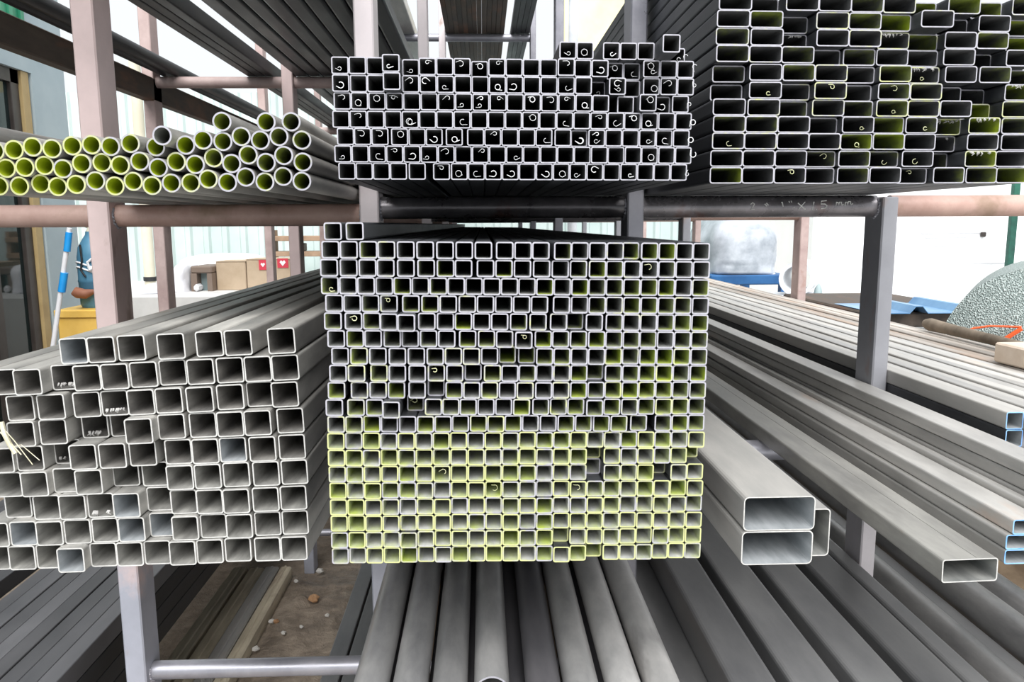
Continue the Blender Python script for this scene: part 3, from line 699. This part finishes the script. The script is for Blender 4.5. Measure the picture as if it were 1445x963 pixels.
# overhead shelves, long tubes seen from below
for i in range(9):
    rt('dark_box_tube', -.766+i*.0563, -.766+i*.0563+.0535, .6085+.045, .0445, 1.05+.03*(i % 3), 'dark box tube seen from below on upper left shelf, '+place(i, 9), 'dark box tubes on the upper left shelf', (ST_DARK, IN_DARK, CUT_L), .002, .009)
for i in range(3):
    rt('dark_box_tube', -.962+i*.037, -.927+i*.037, .6085+.05, .0495, 1.0, 'narrow dark box tube high on the far left shelf beside the post, '+place(i, 3), 'narrow dark tubes on the far left shelf', (ST_BLACK, IN_DARK, CUT_L), .002, .004)
for i in range(2): rp('round_pipe', -1.254-i*.048, .6085+.024, .047, 1.0, 'dark round pipe high on the far left shelf, '+('right' if i == 0 else 'left')+' of two', 'dark pipes on the far left shelf', (ST_BLACK, IN_DARK, CUT_L))
for i in range(5): rt('dark_box_tube', -.765+i*.056, -.7125+i*.056, 1.169+.05, .0495, 1.0, 'dark box tube on the topmost left shelf, '+place(i, 5), 'dark box tubes on the topmost left shelf', (ST_DARK, IN_DARK, CUT_L))
rt('light_box_tube', -.485, -.403, 1.169+.06, .0595, 1.0, 'light brown box tube on the topmost shelf behind the second post', None, (ST_LIGHT, IN_GREY, CUT_L), .002, .006)
for i in range(13): rt('rusty_tube', -.214+i*.0278, -.1870+i*.0278, 1.169+.04, .0395, 1.3+.03*(i % 4), 'brown rusty tube seen from below over the middle shelf, '+place(i, 13), 'rusty tubes above the middle stack', (ST_RUST, IN_DARK, CUT_L), .002, .003)
for i in range(4): rt('dark_box_tube', .187+i*.0295, .2145+i*.0295, 1.169+.04, .0395, 1.3, 'dark tube on the topmost middle shelf right of the rusty ones, '+place(i, 4), 'dark tubes right of the rusty ones', (ST_BLACK, IN_DARK, CUT_L), .002, .003)

# ------------------------------------------------------------------ ground
g = G('damp_sandy_soil'); v = g.coord((1, 1, 1), rand=False)
n1 = g.noise(v, 2.2, 8, .65); n2 = g.noise(v, 18, 5, .6)
c = g.ramp(n1, [(.35, (.15, .115, .088)), (.52, (.30, .24, .185)), (.7, (.42, .35, .28))])
c = g.mix(.35, c, g.ramp(n2, [(.4, (.12, .095, .072)), (.6, (.40, .325, .25))]))
g.bump(g.math('ADD', n1, g.math('MULTIPLY', n2, .35)), .9, .05)
tc = g.n('ShaderNodeTexCoord'); xy = g.n('ShaderNodeSeparateXYZ'); g.l(tc.outputs['Object'], xy.inputs[0])
yard = g.math('MAXIMUM', g.math('MULTIPLY', g.math('SUBTRACT', xy.outputs[0], 1.9), 2., True), g.math('MAXIMUM', g.math('MULTIPLY', g.math('SUBTRACT', xy.outputs[1], 7.2), 2., True), g.math('MULTIPLY', g.math('SUBTRACT', .6, xy.outputs[1]), 2., True)))
c = g.mix(yard, c, (.62, .61, .59, 1))
SOIL = g.out(c, g.ramp(n1, [(.4, (.35,)*3), (.55, (.9,)*3)]), 0)
N = 150; V = []; Fc = []
from mathutils import noise as mn
gx = [-10+20*i/N for i in range(N+1)]
def warp(t, a, b, n): return a+(b-a)*t/n
for j in range(N+1):
    for i in range(N+1):
        x = warp(i, -7, 10, N); y = warp(j, -4, 17, N)
        V.append((x, y, 0))
Fc = [(j*(N+1)+i, j*(N+1)+i+1, (j+1)*(N+1)+i+1, (j+1)*(N+1)+i) for j in range(N) for i in range(N)]
fl = ob('floor', mesh('floor', [(-7, -4, 0), (10, -4, 0), (10, 17, 0), (-7, 17, 0)], [(0, 1, 2, 3)], [SOIL])); tag(fl, kind='structure')
m = MB()
n = 70; V = []
for j in range(n+1):
    for i in range(n+1):
        x = -.853+i*.555/n; y = 1.80+j*1.51/n
        e = min(1, min(i, n-i, j, n-j)/6)
        h = (mn.noise(Vector((x*7, y*7, 0)))*.012+mn.noise(Vector((x*19, y*19, 3)))*.008+max(0, mn.noise(Vector((x*11, y*11, 8)))-.35)*.06)
        V.append((x, y, .001+e*max(0, .010+h)))
m.add(V, [(j*(n+1)+i, j*(n+1)+i+1, (j+1)*(n+1)+i+1, (j+1)*(n+1)+i) for j in range(n) for i in range(n)], 0, True)
tag(m.build('loose_soil', SOIL), 'lumpy damp brown soil between the low tubes and the muddy channels', 'soil', kind='stuff')
PEB = plain('pale_stone', (.5, .47, .42), (.75, .72, .68), .8, 0, 30)
def pebble(px, py, s, label, mat=PEB, name='pebble'):
    t_ = at(px, py, 1.); k_ = (H-.016)/(H-t_.z); p = Vector((t_.x*k_, k_, .016)); m = MB(); rr = random.Random(int(px*7+py)); V = []
    import itertools
    for a in range(6):
        th = math.pi*(a+.5)/6
        for b in range(8):
            q = s*(1+rr.uniform(-.25, .25)); V.append((q*math.sin(th)*math.cos(b*math.pi/4), q*.9*math.sin(th)*math.sin(b*math.pi/4), q*.7*math.cos(th)))
    Fq = [(a*8+b, (a+1)*8+b, (a+1)*8+(b+1) % 8, a*8+(b+1) % 8) for a in range(5) for b in range(8)]+[tuple(range(8)), tuple(range(40, 48))[::-1]]
    m.add(V, Fq); o = m.build(name, mat, None, p+Vector((0, 0, s*.5))); tag(o, label, 'stone', 'stones on the soil'); return o
BRN = plain('orange_brown_stone', (.35, .18, .09), (.5, .3, .16), .85, 0, 20)
for px, py, s, lb, mt in ((451, 808, .016, 'white angular stone on the soil below the left stack corner', PEB), (383, 879, .012, 'small white stone beside the orange one', PEB), (390, 879, .011, 'small orange-brown stone touching the white one', BRN), (443, 848, .022, 'reddish brown lump of earth', BRN), (361, 918, .013, 'white stone near the bottom rail', PEB), (462, 870, .009, 'tiny grey stone beside the low flat tubes', PEB), (400, 895, .01, 'tiny pale stone in the middle of the soil', PEB), (425, 886, .008, 'tiny pale stone right of the middle', PEB), (418, 822, .01, 'small grey stone near the rear post foot', PEB)):
    pebble(px, py, s, lb, mt)

# ------------------------------------------------------------------ surroundings
FENCE = G('pale_green_metal_sheet'); v = FENCE.coord((1, 1, 1), rand=False)
FENCE = FENCE.out(FENCE.ramp(FENCE.noise(v, 1.5, 4), [(.3, (.46, .56, .54)), (.7, (.60, .68, .66))]), .6, 0)
def corrugated(x0, x1, z0, z1, Y, pitch=.2, d=.03, t=.004):
    m = MB(); P = []; x = x0
    while x < x1:
        P += [(x, 0), (x+pitch*.55, 0), (x+pitch*.65, -d), (x+pitch*.9, -d)]; x += pitch
    P.append((x, 0)); n = len(P)
    V = [(a, Y+b, z0) for a, b in P]+[(a, Y+b, z1) for a, b in P]+[(a, Y+b+t, z0) for a, b in P]+[(a, Y+b+t, z1) for a, b in P]
    Fc = [(k, k+1, n+k+1, n+k) for k in range(n-1)]+[(2*n+k+1, 2*n+k, 3*n+k, 3*n+k+1) for k in range(n-1)]+[(n+k, n+k+1, 3*n+k+1, 3*n+k) for k in range(n-1)]
    m.add(V, Fc); return m
FY = 8.8
fx0, fx1 = at(60, 300, FY).x, at(1012, 300, FY).x
fb = at(180, 397, FY).z
o = tag(corrugated(fx0, fx1, fb, at(300, 131, FY).z, FY).build('wall_back', FENCE), kind='structure')
CONC = plain('pale_concrete', (.6, .59, .58), (.75, .74, .72), .85, 0, 3)
o = tag(MB().box((fx0, FY-.04, 0), (fx1, FY+.15, fb)).build('trim_1', CONC), kind='structure')
# platform carrying the goods in front of the fence
plz = at(300, 410, 6.6).z
tag(MB().box((at(175, 400, 6.4).x, 6.2, 0), (-1.50, 8.2, plz), 0, .02).build('loading_platform', CONC), 'pale concrete loading platform in front of the corrugated fence', 'platform')
CARD = plain('brown_cardboard', (.42, .32, .22), (.5, .39, .28), .85, 0, 6); REDP = plain('red_print', (.6, .05, .08), rough=.7)
def carton(pxa, pxb, pyt, Y, dep, label, red=()):
    a = at(pxa, pyt, Y); b = at(pxb, pyt, Y); o = empty('cardboard_box', ((a.x+b.x)/2, Y, plz), label=label, cat='box', group=None)
    w_ = b.x-a.x; h = a.z-plz
    MB().box((-w_/2, 0, 0), (w_/2, dep, h-.004), 0, .006).build('box_body', CARD, o)
    MB().box((-w_/2-.003, -.003, h-.004), (w_/2+.003, dep*.5-.004, h)).build('flap', CARD, o)
    MB().box((-w_/2-.003, dep*.5+.004, h-.004), (w_/2+.003, dep+.003, h)).build('flap', CARD, o)
    for (ra, rb, rt_, rb_) in red:
        p = at(ra, rt_, Y-.004); q = at(rb, rb_, Y-.004); mm = MB(); cx_ = (p.x+q.x)/2-o.location.x
        mm.box((p.x-o.location.x, -.006, q.z-plz), (q.x-o.location.x, -.001, p.z-plz)).build('red_label', REDP, o)
        m2 = MB(); zc_ = (p.z+q.z)/2-plz; s_ = (q.x-p.x)*.28
        m2.add([(cx_, -.008, zc_-s_), (cx_+s_, -.008, zc_+s_*.3), (cx_+s_*.5, -.008, zc_+s_), (cx_, -.008, zc_+s_*.5), (cx_-s_*.5, -.008, zc_+s_), (cx_-s_, -.008, zc_+s_*.3)], [(0, 1, 2, 3, 4, 5)]); m2.build('white_mark', WHITE, o)
    return o
WHITE = plain('white_plastic', (.8, .8, .82), (.9, .9, .92), .5, 0, 5)
WRAP = plain('white_foam_wrap', (.7, .7, .75), (.92, .92, .95), .6, 0, 3)
carton(304, 346, 369, 6.6, .35, 'plain brown cardboard box before the fence, left one')
carton(347, 409, 366, 6.6, .35, 'brown cardboard box with red printed labels, right one', ((365, 377, 367, 381), (391, 407, 365, 378)))
# grey machine housing beside
a = at(268, 376, 6.5); b = at(298, 376, 6.5); o = empty('metal_housing', ((a.x+b.x)/2, 6.5, plz), label='grey metal housing with open front, left of the cardboard boxes', cat='machine housing')
hh = a.z-plz; w_ = b.x-a.x; TEAL = plain('grey_teal_paint', (.25, .32, .33), (.36, .44, .44), .5, 0, 4); BRNP = plain('brown_paint', (.2, .15, .12), rough=.6)
MB().box((-w_/2, 0, hh*.72), (w_/2, .4, hh), 0, .01).box((-w_/2, 0, 0), (-w_/2+.05, .4, hh*.72)).box((w_/2-.04, 0, 0), (w_/2, .4, hh*.72)).build('frame', BRNP, o)
MB().box((-w_/2+.05, .1, 0), (w_/2-.04, .4, hh*.72)).build('panel', TEAL, o); MB().box((-w_/2+.03, -.05, 0), (w_/2-.1, .09, hh*.3), 0, .02).build('tray', WHITE, o)
# wrapped goods
def lumpy(name, label, cat, x0, x1, y0, y1, z0, z1, mat, amp=.05, f=3., seed=0, top=.5, n=26):
    m = MB(); V = []
    for j in range(n+1):
        for i in range(2*n):
            a = 2*math.pi*i/(2*n); t_ = j/n
            ca, sa = math.cos(a), math.sin(a); e = .45
            bx = math.copysign(abs(ca)**e, ca); by = math.copysign(abs(sa)**e, sa)
            if t_ < .6: s_ = 1; zz = t_/.6*(1-top)
            else: u = (t_-.6)/.4; s_ = max(.001, (1-u**3)); zz = (1-top)+top*math.sin(u*math.pi/2)
            p = Vector(((x0+x1)/2+bx*s_*(x1-x0)/2, (y0+y1)/2+by*s_*(y1-y0)/2, z0+zz*(z1-z0)))
            d = mn.noise(p*f+Vector((seed, 0, 0)))*amp+abs(mn.noise(p*f*2.7))*amp*.6
            p += Vector((bx, by, .3)).normalized()*d*(s_ if t_ > .02 else 0); p.z = max(p.z, z0)
            V.append(p)
    m.add(V, [(j*2*n+i, j*2*n+(i+1) % (2*n), (j+1)*2*n+(i+1) % (2*n), (j+1)*2*n+i) for j in range(n) for i in range(2*n)], 0, True)
    return tag(m.build(name, mat), label, cat)
a = at(250, 354, 7.35); b = at(368, 354, 7.35)
lumpy('wrapped_bale', 'long bale wrapped in white foam behind the cardboard boxes', 'bale', a.x, b.x, 7.2, 7.75, plz, a.z-.03, WRAP, .03, 4)
a = at(244, 372, 6.45); b = at(262, 372, 6.45); lumpy('wrapped_bale', 'upright white wrapped bale standing beside the second row post', 'bale', a.x, b.x, 6.4, 6.8, plz, a.z, WRAP, .02, 5, 3)
a = at(186, 416, 6.3); b = at(228, 416, 6.3); lumpy('white_sheet_pile', 'pile of white sheets low before the fence at left', 'sheet pile', a.x, b.x, 6.28, 6.9, plz, at(200, 414, 6.3).z+.06, WRAP, .02, 5, 5)
# brown timber shelf behind
o = empty('timber_shelf', (at(420, 340, 7.9).x, 7.9, plz), label='brown timber shelf against the corrugated fence behind the boxes', cat='shelf')
WOOD = plain('brown_wood', (.25, .16, .1), (.4, .27, .18), .7, 0, 6)
for py in (336, 358): zz = at(420, py, 7.9).z-plz; MB().box((-.30, 0, zz-.03), (.32, .25, zz+.02), 0, .004).build('shelf_board', WOOD, o)
for sx_ in (-.29, .28): MB().box((sx_, .02, 0), (sx_+.04, .22, at(420, 325, 7.9).z-plz)).build('upright', WOOD, o)
a = at(371, 349, 7.9); tag(MB().box((0, 0, 0), (.07, .2, at(371, 349, 7.9).z-at(371, 360, 7.9).z), 0, .005).build('small_dark_box', BRNP, None, (at(416, 350, 7.9).x, 7.93, at(420, 358, 7.9).z+.022)), 'small dark box on the lower board of the timber shelf', 'box')
# cream downpipe
CREAM = plain('cream_plastic', (.62, .58, .45), (.72, .68, .55), .5, 0, 3)
o = empty('downpipe', (at(208, 340, 7.6).x, 7.6, 0), label='cream drain pipe standing in front of the fence at left', cat='pipe')
MB().tube([(0, 0, 0), (0, 0, 1.2), (0, 0, 3.1)], .05, 20).build('pipe', CREAM, o)
for zz in (1.05, 1.62): MB().tube([(0, 0, zz-.02), (0, 0, zz+.02)], .06, 20).build('clip', ST_BLACK, o)
# building on the left with glass door
X = -3.05; WALLM = plain('pale_blue_grey_wall', (.38, .46, .50), (.46, .54, .57), .8, 0, 2)
zt_ = H+1.03
tag(MB().box((X-.12, 5.62, 0), (X, 6.05, 4.2)).box((X-.12, 1.2, zt_), (X, 5.62, 4.2)).build('wall_left', WALLM), kind='structure')
tag(MB().box((X-.12, -4, 0), (X, 1.2, 4.2)).build('wall_left_front', WALLM), kind='structure')
d = tag(empty('door_1', (X-.06, 3.4, 0)), kind='structure')
FRD = plain('dark_brown_frame', (.035, .028, .025), (.06, .05, .045), .45, 0, 6); OCH = plain('ochre_timber', (.42, .30, .14), (.5, .37, .18), .6, 0, 6)
g = G('dark_glass'); g.b.inputs['Base Color'].default_value = (.012, .022, .022, 1); g.b.inputs['Roughness'].default_value = .04; g.b.inputs['Specular IOR Level'].default_value = .6; GLASS = g.m
for y in (1.22, 3.1, 5.02, 5.42): MB().box((-.03, y-3.4, 0), (.03, y-3.4+.09, zt_), 0, .004).build('frame', FRD, d)
MB().box((-.03, -2.18, zt_-.09), (.03, 2.2, zt_)).build('frame', FRD, d)
MB().box((-.035, 5.515-3.4, 0), (.05, 5.60-3.4, zt_), 0, .003).build('door_post', OCH, d)
for a_1, b_1 in ((1.31, 3.1), (3.19, 5.02), (5.11, 5.42)): MB().box((-.008, a_1-3.4, 0), (.004, b_1-3.4, zt_-.09)).build('glass', GLASS, d)
GRN = plain('green_sheet', (.02, .22, .12), (.10, .42, .26), .4, 0, 2)
m = MB(); 
for k in range(9):
    y = 4.5+k*.125; m.box((0, y-4.5, 0), (.012, y-4.5+.085, 1.1)).box((.012, y-4.5+.085, 0), (.028, y-4.5+.125, 1.1))
tag(m.build('green_corrugated_sheet', GRN, None, (X+.001, 4.42, zt_+.22)), 'bright green ribbed sheet high on the building at the top left corner', 'sheet')
# mop, drum, yellow box
YEL = plain('yellow_paint', (.75, .45, .08), (.85, .55, .14), .5, 0, 5); BLU = plain('blue_plastic', (.05, .16, .27), (.10, .26, .38), .4, 0, 3); CYAN = plain('bright_blue_plastic', (.01, .26, .75), (.03, .38, .85), .35)
by = 4.9; a = at(79, 438, by); b = at(140, 438, by)
o = empty('yellow_crate', ((a.x+b.x)/2, by, 0), label='yellow crate under the blue drum behind the left post', cat='crate')
w_ = b.x-a.x; MB().box((-w_/2, 0, .05), (w_/2, .4, a.z-.02), 0, .01).build('crate_body', YEL, o); MB().box((-w_/2-.012, -.012, a.z-.05), (w_/2+.012, .412, a.z), 0, .006).build('rim', YEL, o)
for q in (-1, 1): MB().box((q*w_*.4-.03, .02, 0), (q*w_*.4+.03, .38, .05)).build('foot', BRNP, o)
cx_ = at(113, 400, by).x; dz_ = a.z
o = empty('blue_drum', (cx_, by+.2, dz_), label='blue plastic drum with white straps on the yellow crate', cat='drum')
m = MB(); prof = [(0, .088), (.02, .098), (.16, .1), (.165, .103), (.18, .1), (.32, .098), (.38, .088), (.43, .06), (.46, .04), (.48, .038)]
m.tube([(0, 0, z) for z, _ in prof], [r_ for _, r_ in prof], 28); m.build('drum_body', BLU, o)
for zz in (.24, .27): MB().tube([(.101*math.cos(t_), .101*math.sin(t_), zz+.02*math.sin(t_*2)) for t_ in [k*math.pi/12 for k in range(25)]], .006, 6, caps=False).build('white_strap', WHITE, o)
MB().tube([(-.03, -.102, .40), (-.025, -.106, .3), (-.035, -.108, .24), (-.01, -.106, .2)], .006, 6).build('black_cable', ST_BLACK, o)
MB().tube([(.02, -.108, .24), (.06, -.1, .27), (.075, -.09, .3), (.045, -.1, .32), (.01, -.108, .29), (.02, -.108, .24)], .009, 6).build('white_tape', WHITE, o)
LEA = plain('brown_leather', (.25, .10, .06), (.4, .17, .1), .6, 0, 6)
p = at(92, 417, by-.02); q = at(122, 413, by-.02)
MB().tube([(p.x-cx_, -.13, p.z-dz_), (p.x-cx_+.03, -.14, p.z-dz_+.01), (p.x-cx_+.08, -.13, p.z-dz_), (q.x-cx_, -.115, q.z-dz_)], [.012, .036, .03, .012], 12).build('leather_pouch', LEA, o)
MB().tube([(0, 0, .48), (0, 0, .52), (-.06, 0, .53)], [.036, .03, .015], 10).build('tap', CREAM, o)
my = 4.7
o = empty('mop', (at(81, 430, my).x-.05, my, 0), label='mop with bright blue and white handle leaning beside the blue drum', cat='mop')
def mp(px, py): p = at(px, py, my); return (p.x-o.location.x, 0, p.z)
top_, bot = Vector(mp(98, 322)), Vector(mp(83, 430)); dr = (bot-top_); k_ = (bot.z-.08)/(-dr.z)*1.; foot = bot+dr*k_
MB().tube([top_, foot], .014, 12).build('handle', WHITE, o)
MB().tube([Vector(mp(97.5, 328)), Vector(mp(94.5, 355))], .019, 12).build('blue_grip', CYAN, o); MB().tube([Vector(mp(91, 385)), Vector(mp(87, 412))], .021, 12).build('blue_grip', CYAN, o)
MB().tube([foot+Vector((0, 0, .02)), foot+Vector((0, 0, -.04)), Vector((foot.x, 0, .001))], [.02, .05, .09], 12).build('mop_head', WHITE, o)
# right side: wrapped vehicle, white roll, truck, sheets, mesh roll, pole, wood block
cy = 7.2; a = at(1008, 392, cy); b = at(1106, 392, cy)
PLAS = G('hazy_plastic_film'); PLAS = PLAS.out(PLAS.ramp(PLAS.noise(PLAS.coord((1, 1, 1)), 2.5, 6), [(.35, (.20, .23, .26)), (.6, (.52, .55, .60))]), .3, 0)
cbz = at(1060, 388, cy).z
lumpy('wrapped_load', 'bulky load wrapped in hazy white plastic on the blue pallet', 'wrapped load', a.x, b.x, cy, cy+1.2, cbz, at(1060, 300, cy).z, PLAS, .05, 3, 9, .75)
BLUEP = plain('blue_painted_metal', (.01, .07, .20), (.03, .14, .34), .5, 0, 3)
o = empty('blue_pallet', ((a.x+b.x)/2, cy, 0), label='tall dark blue steel pallet carrying the plastic wrapped load', cat='pallet')
w_ = b.x-a.x+.1; MB().box((-w_/2, -.05, cbz-.09), (w_/2, 1.25, cbz), 0, .01).build('deck', BLUEP, o)
for q in (-1, 1):
    for q2 in (0, 1.1): MB().box((q*w_*.46-.04, q2, 0), (q*w_*.46+.04, q2+.08, cbz-.09)).build('leg', BLUEP, o)
ry = 6.0; c_ = at(1124, 394, ry); rr_ = abs(at(1124, 370, ry).z-at(1124, 418, ry).z)/2
GREYW = plain('grey_white_sheet', (.5, .52, .55), (.75, .77, .8), .5, 0, 4)
me = pipe_mesh('sheet_roll', rr_*2, .03, .5, [WHITE, GREYW, GREYW], 36); o = ob('sheet_roll', me, (c_.x, ry, c_.z), None, (0, 0, -.5)); tag(o, 'white rolled sheet with open grey end, standing right of the wrapped load', 'roll')
tag(MB().box((-.25, 0, 0), (.3, .4, c_.z-rr_), 0, .01).build('grey_crate', GREYW, None, (c_.x, ry-.02, 0)), 'tall grey crate under the white rolled sheet', 'crate')
p = at(1151, 418, 5.9); m = MB(); m.tube([(0, 0, 0), (0, 0, .05), (.005, 0, .09)], [.035, .028, .004], 14); o = m.build('mesh_cone', TEAL, None, (c_.x+.22, ry+.1, c_.z-rr_+.0005)); tag(o, 'small grey cone beside the white rolled sheet', 'cone')
# truck body
ty = 9.2; a = at(1143, 420, ty)
o = empty('box_truck', (a.x+2.4, ty, 0), label='large white box truck body filling the bright yard at right', cat='truck')
TRK = plain('white_truck_paint', (.86, .87, .88), (.93, .94, .95), .4, 0, 1)
MB().box((-2.4, 0, .56), (2.6, 2.3, 3.4), 0, .02).build('cargo_box', TRK, o); MB().box((-2.3, .2, .36), (2.5, 2.1, .56)).build('chassis', TRK, o)
for x_ in (-1.7, 1.9):
    t_ = hollow('wheel', circle(.27, 28), circle(.12, 28), .24, [ST_BLACK, GREYW, ST_BLACK], True); ob('wheel', t_, (x_, -.02, .27), o)
GRY = plain('grey_trim', (.5, .5, .52), rough=.5)
for (pa, pb, py) in ((1300, 1390, 329), (1305, 1365, 335), (1338, 1425, 372), (1318, 1340, 347)):
    p = at(pa, py, ty-.01); q = at(pb, py, ty-.01); MB().box((p.x-o.location.x, -.012, p.z-.008), (q.x-o.location.x, -.001, p.z+.008)).build('trim_strip', GRY, o)
p = at(1386, 331, ty); MB().box((p.x-o.location.x-.03, -.04, p.z-.03), (p.x-o.location.x+.03, -.001, p.z+.03), 0, .01).build('latch', FRD, o)
p = at(1432, 300, 8.9); tag(MB().box((-.03, 0, 0), (.045, .06, p.z+.4), 0, .004).build('green_pole', plain('dark_green_paint', (.01, .05, .04), (.02, .12, .08)), None, (p.x, 8.9, 0)), 'dark green upright pole before the white truck at the right edge', 'pole')
# blue sheets on a rusty stand
sy = 3.9; a = at(1262, 438, sy); zs = a.z-.02
m = MB(); P = []; x = 0; 
for k in range(2): P += [(x, 0), (x+.17, 0), (x+.2, .035), (x+.235, .035), (x+.265, 0)]; x += .265
n = len(P); V = [(q, 0, z) for q, z in P]+[(q, .5, z) for q, z in P]+[(q, 0, z-.004) for q, z in P]+[(q, .5, z-.004) for q, z in P]
m.add(V, [(k+1, k, n+k, n+k+1)[::-1] for k in range(n-1)]+[(2*n+k, 2*n+k+1, 3*n+k+1, 3*n+k)[::-1] for k in range(n-1)]+[(k, k+1, 2*n+k+1, 2*n+k)[::-1] for k in range(n-1)])
SKYB = plain('sky_blue_sheet', (.08, .20, .38), (.18, .34, .52), .4, 0, 3)
o = m.build('blue_roof_sheet', SKYB, None, (2.02, sy, zs+.005)); tag(o, 'light blue ribbed roofing sheet behind the right post', 'roofing sheet')
o = empty('rusty_stand', (2.2, sy+.62, 0), label='rusty brown steel stand carrying the blue roofing sheet', cat='stand')
MB().box((-.2, -.55, zs-.08), (.5, .6, zs), 0, .01).build('top', ST_RUST, o)
for q in (-1, 1):
    for r2 in (-1, 1): MB().box((.15+q*.3-.03, r2*.5-.03, 0), (.15+q*.3+.03, r2*.5+.03, zs-.08)).build('leg', ST_RUST, o)
# wire mesh roll
g = G('grey_green_wire_mesh'); v = g.coord((1, 1, 1), rand=False); vo = g.n('ShaderNodeTexVoronoi'); vo.inputs['Scale'].default_value = 200; g.l(v, vo.inputs['Vector'])
c = g.ramp(vo.outputs['Distance'], [(.1, (.13, .17, .16)), (.5, (.30, .36, .345)), (.8, (.50, .56, .54))]); g.bump(vo.outputs['Distance'], .6, .01); MESHM = g.out(c, .6, .2)
yr = 2.55; c_ = at(1472, 508, yr); rr_ = .318
o = empty('wire_mesh_roll', (c_.x, yr, c_.z), label='big grey-green roll of wire mesh lying at the right edge', cat='mesh roll')
o.rotation_euler.z = -.62
me = pipe_mesh('mesh_coil', rr_*2, .05, .7, [MESHM, MESHM, MESHM], 64); ob('mesh_coil', me, (0, 0, 0), o)
me = pipe_mesh('mesh_coil', rr_*1.55, .04, .66, [MESHM, MESHM, MESHM], 64); ob('mesh_coil', me, (0, .02, 0), o)
m = MB(); V = []; nr = 10
for j in range(nr):
    q = j/(nr-1); V += [(rr_*(1-q*.98)*math.cos(a), -.07*math.sin(q*math.pi/2)+.006*mn.noise(Vector((a*2, q*6, 0))), rr_*(1-q*.98)*math.sin(a)) for a in [k*2*math.pi/64 for k in range(64)]]
m.add(V, [(j*64+k, (j+1)*64+k, (j+1)*64+(k+1) % 64, j*64+(k+1) % 64) for j in range(nr-1) for k in range(64)]+[tuple(range((nr-1)*64, nr*64))], 0, True)
m.build('bulged_mesh_end', MESHM, o)
ORG = plain('orange_strap', (.8, .12, .03), rough=.5)
def mq(px, py, Y):
    t_ = at(px, py, yr); d_ = Vector((t_.x-c_.x, 0, t_.z-c_.z)); return (d_.x*1.15, -.085, d_.z)
MB().tube([mq(1389, 474, yr-.01), mq(1403, 466, yr-.01), mq(1420, 461.5, yr-.01), mq(1452, 460, yr-.01)], .004, 6).build('orange_strap', ORG, o)
MB().tube([mq(1431, 482, yr-.01), mq(1452, 462, yr-.01)], .008, 6).build('orange_strap', ORG, o)
tag(MB().box((-.3, .03, 0), (.3, .6, c_.z-rr_-.001), 0, .01).build('timber_block', WOODD, None, (c_.x, yr, 0), (0, 0, -.62)), 'broad timber block under the wire mesh roll', 'timber')
# wooden pole and block on the broad layer
ztop = H+uz+.0006
p1, p2 = onplane(1306, 466, ztop), onplane(1432, 499, ztop); dr = p2-p1
m = MB(); m.tube([p1, p1+dr*.06, p1+dr*.3, p1+dr*.7, p1+dr*1.15], [.013, .019, .016, .014, .013], 14)
o = m.build('wooden_pole', plain('weathered_wood', (.14, .11, .08), (.30, .24, .18), .8, 0, 12), None, (0, 0, ztop+.0200)); tag(o, 'rough brown wooden pole lying on the broad layer of tubes', 'pole')
PINE = plain('pale_sawn_wood', (.62, .50, .39), (.78, .67, .56), .75, 0, 10)
p = at(1411, 500, 1.68); o = MB().box((0, 0, 0), (.14, .14, .046), 0, .004).build('wood_block', PINE, None, (p.x+.03, 1.60, ztop+.0005), (0, 0, .03)); tag(o, 'pale sawn wood block on the broad layer at the right edge', 'wood block')
# yellow panel far behind upper middle
yy = 13.; a = at(797, 0, yy); b = at(905, 0, yy)
YP = G('faded_yellow_panel'); vv_ = YP.coord((1, 1, 1), rand=False); bt = YP.n('ShaderNodeTexBrick'); bt.inputs['Scale'].default_value = 2.2; YP.l(vv_, bt.inputs['Vector'])
YP = YP.out(YP.mix(.5, YP.ramp(YP.noise(vv_, 1.2, 4), [(.35, (.55, .42, .16)), (.55, (.85, .78, .42))]), (.9, .84, .52, 1)), .7)
m = MB(); z0_ = 0; V = [(a.x, yy, 0), (b.x, yy, 0), (b.x, yy, a.z-1.), (a.x+.9, yy, a.z+1.2), (a.x, yy, a.z+1.2)]
m.add(V+[(x, yy+.12, z) for x, _, z in V], [(0, 1, 2, 3, 4), (9, 8, 7, 6, 5)]+[(k, 5+k, 5+(k+1) % 5, (k+1) % 5) for k in range(5)])
tag(m.build('yellow_gable', YP), 'faded yellow gable wall seen above the upper middle stack', 'wall')
p = at(809, 40, 7.5); tag(MB().tube([(p.x, 7.5, 0), (p.x, 7.5, p.z+.6)], .045, 16).build('grey_pole', GREYW), 'slim grey pole in front of the yellow gable', 'pole')
